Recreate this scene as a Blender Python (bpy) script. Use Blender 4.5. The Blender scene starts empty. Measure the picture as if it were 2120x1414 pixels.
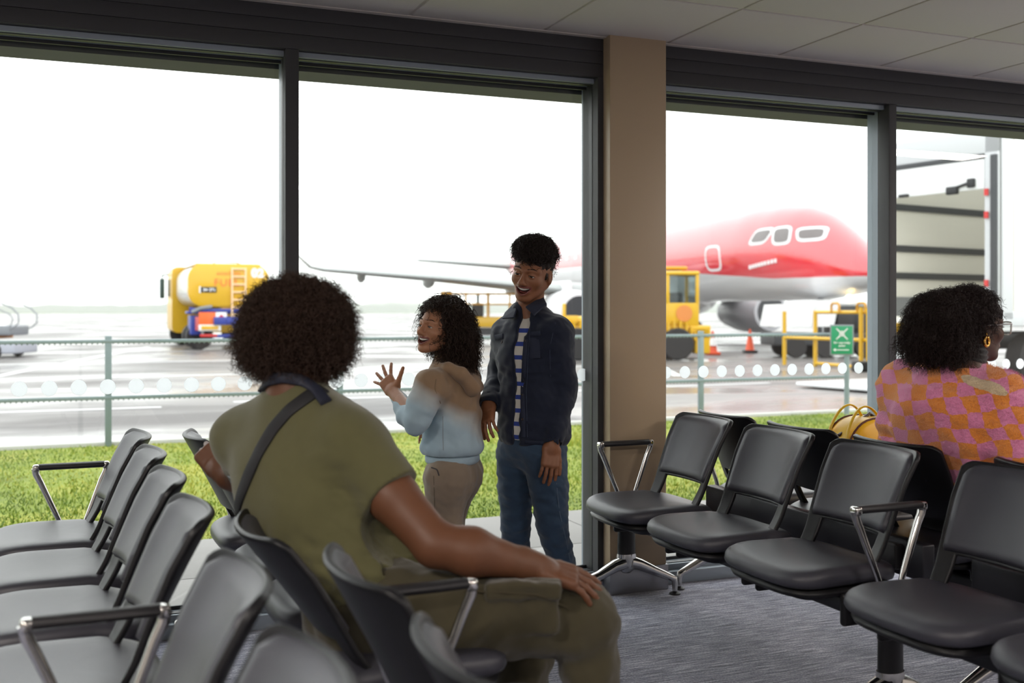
import bpy, math, random
import numpy as np
from mathutils import Vector, Matrix, Euler

random.seed(7)
rng = np.random.default_rng(7)
SC = bpy.context.scene
COL = SC.collection
PI = math.pi
R = math.radians

# ------------------------------------------------------------------ camera frame (metres; x along the window wall, y outwards, z up)
FPX = 2200.0
YAW = R(22.1)
CAMH = 1.32
S_, C_ = math.sin(YAW), math.cos(YAW)

def at(u, v, d):
    """world point seen at pixel u, v (2120 x 1414 frame) at distance d along the view"""
    l = (u - 1060) * d / FPX
    return Vector((S_ * d + C_ * l, C_ * d - S_ * l, CAMH + (643 - v) * d / FPX))

def cam2w(l, d, z=0.0):
    return Vector((S_ * d + C_ * l, C_ * d - S_ * l, z))

# ------------------------------------------------------------------ object helpers
def link(o, parent=None):
    COL.objects.link(o)
    if parent is not None:
        o.parent = parent
    return o

def empty(name, loc=(0, 0, 0), rz=0.0, parent=None, **tags):
    o = bpy.data.objects.new(name, None)
    o.empty_display_size = 0.1
    link(o, parent)
    o.location = loc
    o.rotation_euler = (0, 0, rz)
    for k, v in tags.items():
        o[k] = v
    return o

def tag(o, **tags):
    for k, v in tags.items():
        o[k] = v
    return o

def set_mesh(name, verts, faces, mats, parent=None, smooth=True, mi=None, angle=None, loc=None):
    me = bpy.data.meshes.new(name)
    verts = np.asarray(verts, dtype=np.float32).reshape(-1, 3)
    if isinstance(faces, np.ndarray):
        n, k = faces.shape
        me.vertices.add(len(verts))
        me.vertices.foreach_set('co', verts.ravel())
        me.loops.add(n * k)
        me.loops.foreach_set('vertex_index', faces.astype(np.int32).ravel())
        me.polygons.add(n)
        me.polygons.foreach_set('loop_start', np.arange(0, n * k, k, dtype=np.int32))
        me.update(calc_edges=True)
    else:
        me.from_pydata([tuple(v) for v in verts.tolist()], [], faces)
        me.update()
    for m in (mats if isinstance(mats, (list, tuple)) else [mats]):
        me.materials.append(m)
    if mi is not None:
        me.polygons.foreach_set('material_index', np.asarray(mi, dtype=np.int32))
    if smooth:
        me.polygons.foreach_set('use_smooth', np.ones(len(me.polygons), dtype=bool))
        if angle is not None:
            me.set_sharp_from_angle(angle=R(angle))
    o = bpy.data.objects.new(name, me)
    link(o, parent)
    if loc is not None:
        o.location = loc
    return o

def frame_from(d, up=(0, 0, 1)):
    d = Vector(d).normalized()
    upv = Vector(up)
    if abs(d.dot(upv)) > 0.98:
        upv = Vector((1, 0, 0))
    x = upv.cross(d).normalized()
    y = d.cross(x).normalized()
    return x, y, d

class MB:
    """collects shapes into one mesh"""
    def __init__(self):
        self.v, self.f, self.m = [], [], []
    def add(self, verts, faces, mi=0, M=None):
        b = len(self.v)
        if M is not None:
            verts = [M @ Vector(v) for v in verts]
        self.v += [tuple(v) for v in verts]
        self.f += [tuple(i + b for i in f) for f in faces]
        self.m += [mi] * len(faces)
        return self
    def box(self, c, s, mi=0, M=None, bev=0.0):
        x, y, z = c
        a, b, d = s[0] / 2, s[1] / 2, s[2] / 2
        if bev <= 0:
            vs = [(x + i * a, y + j * b, z + k * d) for i in (-1, 1) for j in (-1, 1) for k in (-1, 1)]
            fs = [(0, 1, 3, 2), (4, 6, 7, 5), (0, 4, 5, 1), (2, 3, 7, 6), (0, 2, 6, 4), (1, 5, 7, 3)]
            return self.add(vs, fs, mi, M)
        bev = min(bev, a * .95, b * .95, d * .95)
        bm = bmesh_box(s, bev)
        return self.add([(v[0] + x, v[1] + y, v[2] + z) for v in bm[0]], bm[1], mi, M)
    def tube(self, pts, r, n=10, mi=0, M=None, caps=True, sx=1.0, up=(0, 0, 1)):
        pts = [Vector(p) for p in pts]
        rs = r if isinstance(r, (list, tuple)) else [r] * len(pts)
        vs, fs = [], []
        px = None
        for i, p in enumerate(pts):
            if i == 0: d = pts[1] - pts[0]
            elif i == len(pts) - 1: d = pts[-1] - pts[-2]
            else: d = (pts[i + 1] - p).normalized() + (p - pts[i - 1]).normalized()
            if px is None:
                x, y, _ = frame_from(d, up)
            else:
                d = d.normalized()
                x = (px - d * px.dot(d)).normalized()
                y = d.cross(x)
            px = x
            for k in range(n):
                a = 2 * PI * k / n
                vs.append(p + x * (math.cos(a) * rs[i] * sx) + y * (math.sin(a) * rs[i]))
        for i in range(len(pts) - 1):
            for k in range(n):
                k2 = (k + 1) % n
                fs.append((i * n + k, i * n + k2, (i + 1) * n + k2, (i + 1) * n + k))
        if caps:
            fs.append(tuple(reversed(range(n))))
            fs.append(tuple(range((len(pts) - 1) * n, len(pts) * n)))
        return self.add(vs, fs, mi, M)
    def prism(self, poly, z0, z1, mi=0, M=None):
        n = len(poly)
        vs = [(p[0], p[1], z0) for p in poly] + [(p[0], p[1], z1) for p in poly]
        fs = [tuple(reversed(range(n))), tuple(range(n, 2 * n))]
        fs += [(i, (i + 1) % n, n + (i + 1) % n, n + i) for i in range(n)]
        return self.add(vs, fs, mi, M)
    def lathe(self, prof, n=24, mi=0, M=None):
        vs, fs = [], []
        for r, z in prof:
            for k in range(n):
                a = 2 * PI * k / n
                vs.append((r * math.cos(a), r * math.sin(a), z))
        for i in range(len(prof) - 1):
            for k in range(n):
                k2 = (k + 1) % n
                fs.append((i * n + k, i * n + k2, (i + 1) * n + k2, (i + 1) * n + k))
        fs.append(tuple(reversed(range(n))))
        fs.append(tuple(range((len(prof) - 1) * n, len(prof) * n)))
        return self.add(vs, fs, mi, M)
    def loft(self, rings, mi=0, M=None, caps=True):
        n = len(rings[0])
        vs = [p for r in rings for p in r]
        fs = []
        for i in range(len(rings) - 1):
            for k in range(n):
                k2 = (k + 1) % n
                fs.append((i * n + k, i * n + k2, (i + 1) * n + k2, (i + 1) * n + k))
        if caps:
            fs.append(tuple(reversed(range(n))))
            fs.append(tuple(range((len(rings) - 1) * n, len(rings) * n)))
        return self.add(vs, fs, mi, M)
    def build(self, name, mats, parent=None, smooth=True, angle=40, bevel=0.0, loc=None, **tags):
        o = set_mesh(name, self.v, self.f, mats, parent, smooth=smooth, mi=self.m, angle=angle if smooth else None, loc=loc)
        if bevel:
            b = o.modifiers.new('bevel', 'BEVEL')
            b.width = bevel; b.segments = 2; b.limit_method = 'ANGLE'; b.angle_limit = R(40)
        for k, v in tags.items():
            o[k] = v
        return o

_boxc = {}
def bmesh_box(s, bev):
    key = (round(s[0], 5), round(s[1], 5), round(s[2], 5), round(bev, 5))
    if key not in _boxc:
        import bmesh
        bm = bmesh.new()
        bmesh.ops.create_cube(bm, size=1.0)
        bmesh.ops.scale(bm, vec=s, verts=bm.verts)
        bmesh.ops.bevel(bm, geom=list(bm.edges), offset=bev, segments=3, profile=0.5, affect='EDGES')
        bm.verts.index_update()
        _boxc[key] = ([tuple(v.co) for v in bm.verts], [tuple(v.index for v in f.verts) for f in bm.faces])
        bm.free()
    return _boxc[key]

def TR(loc, rx=0, ry=0, rz=0):
    return Matrix.Translation(Vector(loc)) @ Euler((rx, ry, rz)).to_matrix().to_4x4()

def copy_tree(o, parent=None):
    c = o.copy()
    COL.objects.link(c)
    c.parent = parent
    for ch in list(o.children):
        copy_tree(ch, c)
    return c

def text_mesh(name, body, size, mat, parent, M, extrude=0.002, spacing=1.0, bold=0.0, align='CENTER'):
    cu = bpy.data.curves.new('txt', 'FONT')
    cu.body = body; cu.size = size; cu.extrude = extrude; cu.align_x = align; cu.align_y = 'CENTER'
    cu.space_character = spacing; cu.offset = bold
    tmp = bpy.data.objects.new('txt', cu)
    me = bpy.data.meshes.new_from_object(tmp)
    bpy.data.objects.remove(tmp); bpy.data.curves.remove(cu)
    me.transform(M)
    me.materials.clear(); me.materials.append(mat)
    o = bpy.data.objects.new(name, me)
    return link(o, parent)

# ------------------------------------------------------------------ materials
def col(r, g, b):
    f = lambda c: ((c / 255) / 12.92) if c <= 10 else (((c / 255) + .055) / 1.055) ** 2.4
    return (f(r), f(g), f(b), 1)

def mat(name, color, rough=0.6, metal=0.0, bump=0.0, bscale=50.0, noise=0.0, nscale=8.0, spec=0.5, coat=0.0, sheen=0.0, stretch=None, sss=0.0):
    m = bpy.data.materials.new(name)
    m.use_nodes = True
    nt = m.node_tree
    b = nt.nodes['Principled BSDF']
    b.inputs['Base Color'].default_value = color
    b.inputs['Roughness'].default_value = rough
    b.inputs['Metallic'].default_value = metal
    b.inputs['Specular IOR Level'].default_value = spec
    b.inputs['Coat Weight'].default_value = coat
    b.inputs['Coat Roughness'].default_value = 0.08
    if sheen: b.inputs['Sheen Weight'].default_value = sheen
    if sss:
        b.inputs['Subsurface Weight'].default_value = sss
        b.inputs['Subsurface Radius'].default_value = (0.02, 0.008, 0.004)
        b.inputs['Subsurface Scale'].default_value = 0.3
    tc = nt.nodes.new('ShaderNodeTexCoord')
    vec = tc.outputs['Object']
    if stretch:
        mp = nt.nodes.new('ShaderNodeMapping')
        mp.inputs['Scale'].default_value = stretch
        nt.links.new(vec, mp.inputs['Vector'])
        vec = mp.outputs['Vector']
    if noise > 0:
        n = nt.nodes.new('ShaderNodeTexNoise')
        n.inputs['Scale'].default_value = nscale
        n.inputs['Detail'].default_value = 4
        nt.links.new(vec, n.inputs['Vector'])
        mx = nt.nodes.new('ShaderNodeMix'); mx.data_type = 'RGBA'
        mx.inputs[6].default_value = tuple(c * (1 - noise) for c in color[:3]) + (1,)
        mx.inputs[7].default_value = tuple(min(1, c * (1 + noise)) for c in color[:3]) + (1,)
        nt.links.new(n.outputs['Fac'], mx.inputs[0])
        nt.links.new(mx.outputs[2], b.inputs['Base Color'])
    if bump > 0:
        n = nt.nodes.new('ShaderNodeTexNoise')
        n.inputs['Scale'].default_value = bscale
        n.inputs['Detail'].default_value = 3
        nt.links.new(vec, n.inputs['Vector'])
        bp = nt.nodes.new('ShaderNodeBump')
        bp.inputs['Strength'].default_value = bump
        bp.inputs['Distance'].default_value = 0.01
        nt.links.new(n.outputs['Fac'], bp.inputs['Height'])
        nt.links.new(bp.outputs['Normal'], b.inputs['Normal'])
    return m

def nodes_of(m):
    return m.node_tree, m.node_tree.nodes, m.node_tree.links, m.node_tree.nodes['Principled BSDF']

def ramp(nt, fac, stops, interp='LINEAR'):
    r = nt.nodes.new('ShaderNodeValToRGB')
    r.color_ramp.interpolation = interp
    el = r.color_ramp.elements
    el[0].position, el[0].color = stops[0]
    el[1].position, el[1].color = stops[-1]
    for p, c in stops[1:-1]:
        e = el.new(p); e.color = c
    nt.links.new(fac, r.inputs['Fac'])
    return r.outputs['Color']

M = {}
M['ceiling'] = mat('ceiling_tile', col(205, 200, 194), 0.9, bump=.15, bscale=300)
M['grid'] = mat('ceiling_grid', col(196, 190, 182), 0.5)
M['header'] = mat('dark_bulkhead_panel', col(54, 54, 57), 0.62, bump=.05, bscale=400)
M['frame'] = mat('grey_window_frame', col(142, 152, 162), 0.4, metal=.1)
M['frame_dark'] = mat('black_gasket', col(26, 28, 32), 0.5)
M['column'] = mat('column_laminate', col(172, 152, 126), 0.38, spec=.4, noise=.02, nscale=300)
M['skirt'] = mat('column_skirting', col(150, 150, 155), 0.28, metal=.7)
M['wallp'] = mat('wall_paint', col(190, 186, 180), 0.8)
def translucent(name, color, k=.6):
    m = bpy.data.materials.new(name); m.use_nodes = True
    nt = m.node_tree; nt.nodes.clear()
    out = nt.nodes.new('ShaderNodeOutputMaterial')
    t = nt.nodes.new('ShaderNodeBsdfTranslucent'); t.inputs['Color'].default_value = color
    g = nt.nodes.new('ShaderNodeBsdfDiffuse'); g.inputs['Color'].default_value = color
    mx = nt.nodes.new('ShaderNodeMixShader'); mx.inputs[0].default_value = k
    nt.links.new(g.outputs[0], mx.inputs[1]); nt.links.new(t.outputs[0], mx.inputs[2])
    nt.links.new(mx.outputs[0], out.inputs['Surface'])
    return m
M['dot'] = translucent('frosted_dot', (.93, .95, .98, 1), .85)
M['leather'] = mat('grey_seat_vinyl', col(60, 60, 68), 0.40, bump=.12, bscale=700, spec=.5)
M['shell'] = mat('black_seat_shell', col(22, 22, 25), 0.42, bump=.05, bscale=500, spec=.35)
M['chrome'] = mat('polished_aluminium', col(205, 203, 200), 0.13, metal=1.0)
M['pad'] = mat('armrest_pad', col(28, 27, 30), 0.5, bump=.06, bscale=600)
M['beam'] = mat('dark_steel_beam', col(44, 44, 50), 0.4, metal=.3)

def glass_mat(name, tint=(.97, .99, .98, 1), refl=1.0):
    m = bpy.data.materials.new(name); m.use_nodes = True
    nt = m.node_tree; nt.nodes.clear()
    out = nt.nodes.new('ShaderNodeOutputMaterial')
    t = nt.nodes.new('ShaderNodeBsdfTransparent'); t.inputs['Color'].default_value = tint
    g = nt.nodes.new('ShaderNodeBsdfGlossy'); g.inputs['Roughness'].default_value = 0.0
    lw = nt.nodes.new('ShaderNodeLayerWeight'); lw.inputs['Blend'].default_value = .5
    pw = nt.nodes.new('ShaderNodeMath'); pw.operation = 'POWER'; pw.inputs[1].default_value = 5
    nt.links.new(lw.outputs['Facing'], pw.inputs[0])
    f = nt.nodes.new('ShaderNodeMath'); f.operation = 'MULTIPLY_ADD'; f.inputs[1].default_value = .9; f.inputs[2].default_value = .03
    nt.links.new(pw.outputs[0], f.inputs[0])
    mx = nt.nodes.new('ShaderNodeMixShader')
    nt.links.new(f.outputs[0], mx.inputs['Fac'])
    nt.links.new(t.outputs[0], mx.inputs[1]); nt.links.new(g.outputs[0], mx.inputs[2])
    nt.links.new(mx.outputs[0], out.inputs['Surface'])
    return m
M['glass'] = glass_mat('window_glass')
M['vglass'] = glass_mat('vehicle_glass', (.75, .8, .8, 1))

# carpet: blue grey flecked lines running along the wall
def carpet():
    m = mat('flecked_carpet', col(90, 90, 105), 0.95, sheen=.3)
    nt, N, L, b = nodes_of(m)
    tc = N.new('ShaderNodeTexCoord')
    mp = N.new('ShaderNodeMapping'); mp.inputs['Scale'].default_value = (7, 130, 1)
    L.new(tc.outputs['Object'], mp.inputs['Vector'])
    n = N.new('ShaderNodeTexNoise'); n.inputs['Scale'].default_value = 1.0; n.inputs['Detail'].default_value = 5; n.inputs['Roughness'].default_value = .7
    L.new(mp.outputs[0], n.inputs['Vector'])
    mp2 = N.new('ShaderNodeMapping'); mp2.inputs['Scale'].default_value = (120, 300, 1)
    L.new(tc.outputs['Object'], mp2.inputs['Vector'])
    n2 = N.new('ShaderNodeTexNoise'); n2.inputs['Scale'].default_value = 1.0; n2.inputs['Detail'].default_value = 3
    L.new(mp2.outputs[0], n2.inputs['Vector'])
    ad = N.new('ShaderNodeMath'); ad.operation = 'MULTIPLY_ADD'
    L.new(n2.outputs['Fac'], ad.inputs[0]); ad.inputs[1].default_value = .5
    L.new(n.outputs['Fac'], ad.inputs[2])
    c = ramp(nt, ad.outputs[0], [(.60, col(34, 35, 50)), (.69, col(84, 87, 110)), (.78, col(130, 133, 154)), (.88, col(196, 197, 208))])
    L.new(c, b.inputs['Base Color'])
    bp = N.new('ShaderNodeBump'); bp.inputs['Strength'].default_value = .5; bp.inputs['Distance'].default_value = .004
    L.new(ad.outputs[0], bp.inputs['Height']); L.new(bp.outputs[0], b.inputs['Normal'])
    return m
M['carpet'] = carpet()

# ------------------------------------------------------------------ room shell
GY = 4.60      # glass plane
WY = 4.46      # inner face of frames and bulkhead
ZC = 2.596     # ceiling
ZH = 2.414     # underside of the bulkhead
X0, X1 = -3.4, 8.6
YB = -4.2

def structure(name, mb, m, **kw):
    return mb.build(name, m, kind='structure', **kw)

structure('floor', MB().box(((X0 + X1) / 2, (YB + GY + .05) / 2, -.03), (X1 - X0, GY + .05 - YB, .06)), M['carpet'], smooth=False)
# ceiling: tiles with narrow recessed grid
mb = MB()
tx, ty = .60, .60
gx0, gy0 = 2.598 - 12 * .638, 3.812
tsx, tsy = .638, .640
nx = int((X1 - gx0) / tsx) + 1
for i in range(-1, nx):
    for j in range(-14, 2):
        xa, xb = gx0 + i * tsx, gx0 + (i + 1) * tsx
        ya, yb = gy0 + j * tsy, gy0 + (j + 1) * tsy
        xa, xb = max(xa, X0), min(xb, X1)
        ya, yb = max(ya, YB), min(yb, WY + .02)
        if xb - xa < .03 or yb - ya < .03: continue
        mb.box(((xa + xb) / 2, (ya + yb) / 2, ZC + .012), (xb - xa - .016, yb - ya - .016, .02), bev=.003)
structure('ceiling', mb, M['ceiling'], angle=30)
mb = MB()
for i in range(0, nx):
    x = gx0 + i * tsx
    if X0 < x < X1: mb.box((x, (YB + WY) / 2, ZC + .012), (.022, WY - YB, .008))
for j in range(-13, 1):
    y = gy0 + j * tsy
    if YB < y < WY: mb.box(((X0 + X1) / 2, y, ZC + .014), (X1 - X0, .022, .008))
mb.box(((X0 + X1) / 2, WY - .015, ZC + .001), (X1 - X0, .03, .006))
mb.box(((X0 + X1) / 2, (YB + GY) / 2, ZC + .05), (X1 - X0, GY - YB + .3, .05))
structure('trim_1', mb, M['grid'], smooth=False)
# rear and side walls
structure('wall_rear', MB().box(((X0 + X1) / 2, YB - .05, 1.35), (X1 - X0 + .2, .1, 2.8)), M['wallp'], smooth=False)
structure('wall_left', MB().box((X0 - .05, (YB + GY) / 2, 1.35), (.1, GY - YB, 2.8)), M['wallp'], smooth=False)
structure('wall_right', MB().box((X1 + .05, (YB + GY) / 2, 1.35), (.1, GY - YB, 2.8)), M['wallp'], smooth=False)

# bulkhead above the windows (panelled, faint joints)
mb = MB()
zb = [ZH, ZH + .062, ZH + .122, ZC + .01]
for a, b_ in ((X0, 2.276), (2.585, X1)):
    for k in range(3):
        mb.box(((a + b_) / 2, WY + .07, (zb[k] + zb[k + 1]) / 2), (b_ - a, .14, zb[k + 1] - zb[k] - .0015), bev=.0012)
structure('wall_bulkhead', mb, M['header'], angle=30)
structure('wall_above_glass', MB().box(((X0 + X1) / 2, GY + .14, ZH + .25), (X1 - X0, .2, .6)), M['header'], smooth=False)

# windows: each a frame + pane + manifestation dots
def window(n, xa, xb, la, rb, dots):
    """xa..xb clear opening at the glass; la, rb inner mullion faces"""
    w = MB()
    zs0, zs1 = .06, ZH
    y0, y1 = WY + .03, GY + .04
    t = .020
    # jambs stepped, head, sill
    w.box((xa - t / 2, (y0 + y1) / 2, (zs0 + zs1) / 2), (t, y1 - y0, zs1 - zs0))
    w.box((xb + t / 2, (y0 + y1) / 2, (zs0 + zs1) / 2), (t, y1 - y0, zs1 - zs0))
    w.box(((xa + xb) / 2, (y0 + y1) / 2 + .01, zs1 - .012), (xb - xa, y1 - y0, .024))
    w.box(((xa + xb) / 2, (y0 + y1) / 2 + .01, zs0 + .012), (xb - xa, y1 - y0, .03))
    fr = w.build('window_%d' % n, M['frame'], angle=30, bevel=.002, kind='structure')
    g = MB()
    for x in (xa + .001, xb - .001):
        g.box((x, GY - .065, (zs0 + zs1) / 2), (.006, .034, zs1 - zs0 - .04))
    g.box(((xa + xb) / 2, GY - .065, zs1 - .0245), (xb - xa, .034, .006))
    g.box(((xa + xb) / 2, GY - .065, zs0 + .0275), (xb - xa, .034, .006))
    g.box(((xa + xb) / 2, GY - .012, zs1 - .030), (xb - xa, .012, .016))
    g.box(((xa + xb) / 2, GY - .012, zs0 + .034), (xb - xa, .012, .016))
    g.build('gasket', M['frame_dark'], fr, smooth=False)
    p = MB().box(((xa + xb) / 2, GY, (zs0 + zs1) / 2), (xb - xa, .008, zs1 - zs0))
    p.build('glass_pane', M['glass'], fr, smooth=False)
    if dots:
        d = MB()
        x = dots[0]
        while x < dots[1] + .01:
            d.tube([(x, GY - .0045, 1.012), (x, GY - .006, 1.012)], .0305, 28)
            x += dots[2]
        d.build('frosted_dots', M['dot'], fr, angle=30)
    return fr

# clear openings (left to right); mullions between
openings = [(-3.3, -1.42, None), (-1.27, .795, (-1.2, .77, .1085)), (.846, 2.247, (.93, 2.235, .1085)), (2.63, 3.974, (2.69, 3.96, .108)), (4.015, 6.2, (4.07, 6.15, .108)), (6.35, 8.5, None)]
mull = []
for n, (xa, xb, dd) in enumerate(openings):
    window(n + 1, xa, xb, xa, xb, dd)
mb = MB()
for xa, xb in ((-1.40, -1.29), (.792, .848), (3.966, 4.016), (6.22, 6.33)):
    mb.box(((xa + xb) / 2, WY + .04, (.05 + ZH) / 2), (xb - xa, .08, ZH - .05), bev=.003)
mb.box((2.262, WY + .08, (.05 + ZH) / 2), (.034, .16, ZH - .05))
structure('trim_2', mb, M['header'], angle=30)
mb = MB()
mb.box(((X0 + X1) / 2, WY + .07, .03), (X1 - X0, .14, .06), bev=.004)
structure('baseboard_window', mb, M['frame'], angle=30)
structure('wall_plinth', MB().box(((X0 + X1) / 2, GY + .04, -.02), (X1 - X0, .12, .12)), M['frame'], smooth=False)

# column
c0, c1, cy = 2.274, 2.572, 4.392
mb = MB()
mb.box(((c0 + c1) / 2, (cy + GY) / 2, 1.33), (c1 - c0, GY - cy, 2.54), bev=.003)
cl = structure('wall_column', mb, M['column'], angle=30)
mb = MB().box(((c0 + c1) / 2 + .003, (cy + GY) / 2, .06), (c1 - c0 + .012, GY - cy + .012, .118), bev=.002)
structure('baseboard_column', mb, M['skirt'], angle=30)
# ------------------------------------------------------------------ beam seating
def seat_pad_verts():
    """superellipse cushion, waterfall front. local: u forward (+x), w across (y), z up"""
    nu, rings = 40, []
    prof = [(.02, -.052), (.60, -.050), (.90, -.046), (.98, -.034), (1.0, -.016), (.99, .000), (.965, .0095), (.92, .0165), (.84, .0205), (.7, .022), (.5, .0215), (.25, .021), (.08, .021), (.01, .021)]
    for s, z in prof:
        ring = []
        for k in range(nu):
            a = 2 * PI * k / nu
            ca, sa = math.cos(a), math.sin(a)
            e = 2 / 4.4
            x = math.copysign(abs(ca) ** e, ca); y = math.copysign(abs(sa) ** e, sa)
            hw = .247 - .028 * (1 - x) / 2 * 1.0
            ux = .066 + .222 * x * s
            uw = hw * y * s
            # front bows out a little
            ux += .012 * (1 - y * y) * max(0, x) * s
            zz = z + .505
            zz -= .011 * max(0, (ux - .12) / .15) ** 2 * (1 if z > -.03 else .5)
            q_ = max(0, 1 - (ux / .26 - .25) ** 2) * max(0, 1 - (uw / .24) ** 2)
            zz -= .012 * q_ * (1 if z > -.02 else 0)
            zz -= .02 * max(0, -(ux + .02) / .13)
            ring.append((ux, uw, zz))
        rings.append(ring)
    return rings

def back_point(w, z, off=0.0):
    """surface of the backrest: w in -1..1 across, z height; off in front (+) of it"""
    t = (z - .44) / .42
    base = .012 - .215 * t + .02 * t * (1 - t)
    wrap = .058 * (abs(w) ** 2.2) * min(1, max(0, (t + .25)))
    hw = .188 + .030 * min(1, max(0, t))
    return (base - .055 + wrap + off, w * hw, z)

def sheet(mb, f, nw, nz, th, mi=0):
    """closed thin sheet from f(i, j, side)"""
    b = []
    for side in (0, 1):
        for j in range(nz + 1):
            for i in range(nw + 1):
                b.append(f(i / nw, j / nz, side))
    W = nw + 1; n1 = W * (nz + 1)
    fs = []
    for j in range(nz):
        for i in range(nw):
            a = j * W + i
            fs.append((a, a + 1, a + W + 1, a + W))
            fs.append((n1 + a, n1 + a + W, n1 + a + W + 1, n1 + a + 1))
    for i in range(nw):
        fs.append((i, n1 + i, n1 + i + 1, i + 1))
        a = nz * W + i
        fs.append((a, a + 1, n1 + a + 1, n1 + a))
    for j in range(nz):
        a = j * W
        fs.append((a, a + W, n1 + a + W, n1 + a))
        a = j * W + nw
        fs.append((a, n1 + a, n1 + a + W, a + W))
    mb.add(b, fs, mi)

def make_seat_meshes():
    out = {}
    mb = MB(); mb.loft(seat_pad_verts())
    o = mb.build('seat_cushion', M['leather'], None, angle=None); out['seat_cushion'] = o
    # shell under the cushion
    rings = []
    for s, dz in ((.93, -.046), (.90, -.062), (.5, -.078), (.45, -.10)):
        rings.append([((x - .066) * s + .066, y * s, .497 + dz - .006) for (x, y, z) in seat_pad_verts()[4]])
    o = MB().loft(rings).build('seat_pan', M['shell'], None, angle=None); out['seat_pan'] = o
    # backrest shell: curved upper sheet running down into two side stiles, one moulding
    nw, nz = 36, 34
    zl, zh, zo = .445, .862, .592
    vs, keepc = [], []
    def shp(i, j):
        w = -1 + 2 * i / nw
        t = j / nz
        top = zh - .020 * max(0, (abs(w) - .84) / .16) ** 2.4 - .004 * (1 - w * w)
        z = zl + (top - zl) * t
        p = back_point(w, z, -.004)
        q = .028 * max(0, 1 - t * 3.2) ** 1.5
        return (p[0] + q, p[1], p[2])
    for j in range(nz + 1):
        for i in range(nw + 1): vs.append(shp(i, j))
    fs = []
    for j in range(nz):
        for i in range(nw):
            w = abs(-1 + 2 * (i + .5) / nw); z = zl + (zh - zl) * (j + .5) / nz
            k = max(0, (z - zo + .035) / .035)           # rounded inner corners of the opening
            lim = .77 - .10 * max(0, (zo - z) / (zo - zl)) - .16 * (1 - math.sqrt(max(0, 1 - min(1, k) ** 2)))
            if z < zo and w < lim: continue
            a_ = j * (nw + 1) + i
            fs.append((a_, a_ + nw + 1, a_ + nw + 2, a_ + 1))
    o = set_mesh('backrest_shell', vs, fs, M['shell'], None, smooth=True); out['backrest_shell'] = o
    so = o.modifiers.new('thickness', 'SOLIDIFY'); so.thickness = .016; so.offset = 0; so.use_even_offset = False
    sb = o.modifiers.new('bevel', 'BEVEL'); sb.width = .005; sb.segments = 3; sb.limit_method = 'ANGLE'; sb.angle_limit = R(50)
    # padded panel
    mb = MB()
    def pn(i, j, side):
        w = (-1 + 2 * i) * .925
        z0, z1 = .602, .853
        cz = 1 - abs(2 * j - 1)
        wj = 1 - .035 * max(0, (abs(2 * j - 1) - .85) / .15) ** 2.0
        top = z1 - .02 * max(0, (abs(w) - .78) / .145) ** 2.4
        z = z0 + (top - z0) * j
        edge = min(1, (1 - abs(2 * i - 1)) * 7, (1 - abs(2 * j - 1)) * 6)
        th = .006 + .018 * math.sqrt(max(0, 1 - (1 - edge) ** 2))
        return back_point(w * wj, z, th if side else .003)
    sheet(mb, pn, 26, 16, .02)
    o = mb.build('backrest_pad', M['leather'], None, angle=60); out['backrest_pad'] = o
    for o in out.values():
        COL.objects.unlink(o)
    return out
SEATM = make_seat_meshes()

def make_arm():
    fr = MB()
    # V-shaped polished frame: two struts meeting below, in the u-z plane
    f0, r0 = (.135, 0, .700), (-.125, 0, .700)
    for sgn, top in ((1, f0), (-1, r0)):
        pts = [(top[0], 0, .712), (top[0] - sgn * .004, 0, .688), (top[0] - sgn * .020, 0, .655), (sgn * .048, 0, .50), (sgn * .034, 0, .44), (sgn * .03, 0, .37)]
        fr.tube(pts, [.014, .013, .012, .010, .012, .014], 10, sx=1.0)
        fr.box((top[0] - sgn * .004, 0, .712), (.026, .036, .028), bev=.008)
    arm = fr.build('armrest', M['chrome'], None, angle=45)
    pd = MB()
    n = 14
    rings = []
    for u in (-.116, -.112, -.05, .05, .118, .122):
        w = .0215 if abs(u) < .115 and u < .12 else .017
        ring = []
        for k in range(n):
            a = 2 * PI * k / n
            ring.append((u, w * math.cos(a), .714 + .0115 * math.sin(a) + (.002 if math.sin(a) > 0 else 0)))
        rings.append(ring)
    pd.loft(rings)
    pad = pd.build('arm_pad', M['pad'], arm, angle=40)
    COL.objects.unlink(arm); COL.objects.unlink(pad)
    return arm, pad
ARM, ARMPAD = make_arm()

def make_leg():
    post = MB()
    n = 20
    rings = []
    for z, sx, sy in ((.20, .044, .030), (.205, .044, .030), (.385, .042, .028)):
        rings.append([(sx * math.cos(2 * PI * k / n), sy * math.sin(2 * PI * k / n), z) for k in range(n)])
    post.loft(rings)
    foot = MB()
    rings = []
    for z, sx, sy in ((.212, .047, .033), (.20, .048, .034), (.17, .050, .034), (.14, .040, .028), (.125, .02, .018)):
        rings.append([(sx * math.cos(2 * PI * k / n), sy * math.sin(2 * PI * k / n), z) for k in range(n)])
    foot.loft(rings)
    for sgn, L in ((1, .30), (-1, .255)):
        pts = [(sgn * .015, 0, .172), (sgn * .06, 0, .160), (sgn * .14, 0, .122), (sgn * (L - .03), 0, .084), (sgn * (L - .004), 0, .072), (sgn * L, 0, .055), (sgn * L, 0, .016)]
        foot.tube(pts, [.036, .029, .022, .017, .016, .014, .012], 12, sx=1.05)
    glides = []
    for sgn, L in ((1, .30), (-1, .255)):
        pads = MB()
        pads.lathe([(.012, .0), (.026, .0), (.027, .005), (.020, .009), (.009, .013), (.008, .026)], 18, M=TR((sgn * L, 0, 0)))
        glides.append(pads.build('floor_glide', M['pad'], None, angle=40))
    a = post.build('leg', M['shell'], None, angle=40)
    b = foot.build('leg_foot', M['chrome'], a, angle=60)
    b.parent = None
    for o in (a, b, *glides): COL.objects.unlink(o)
    return [a, b] + glides
LEG = make_leg()

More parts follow.
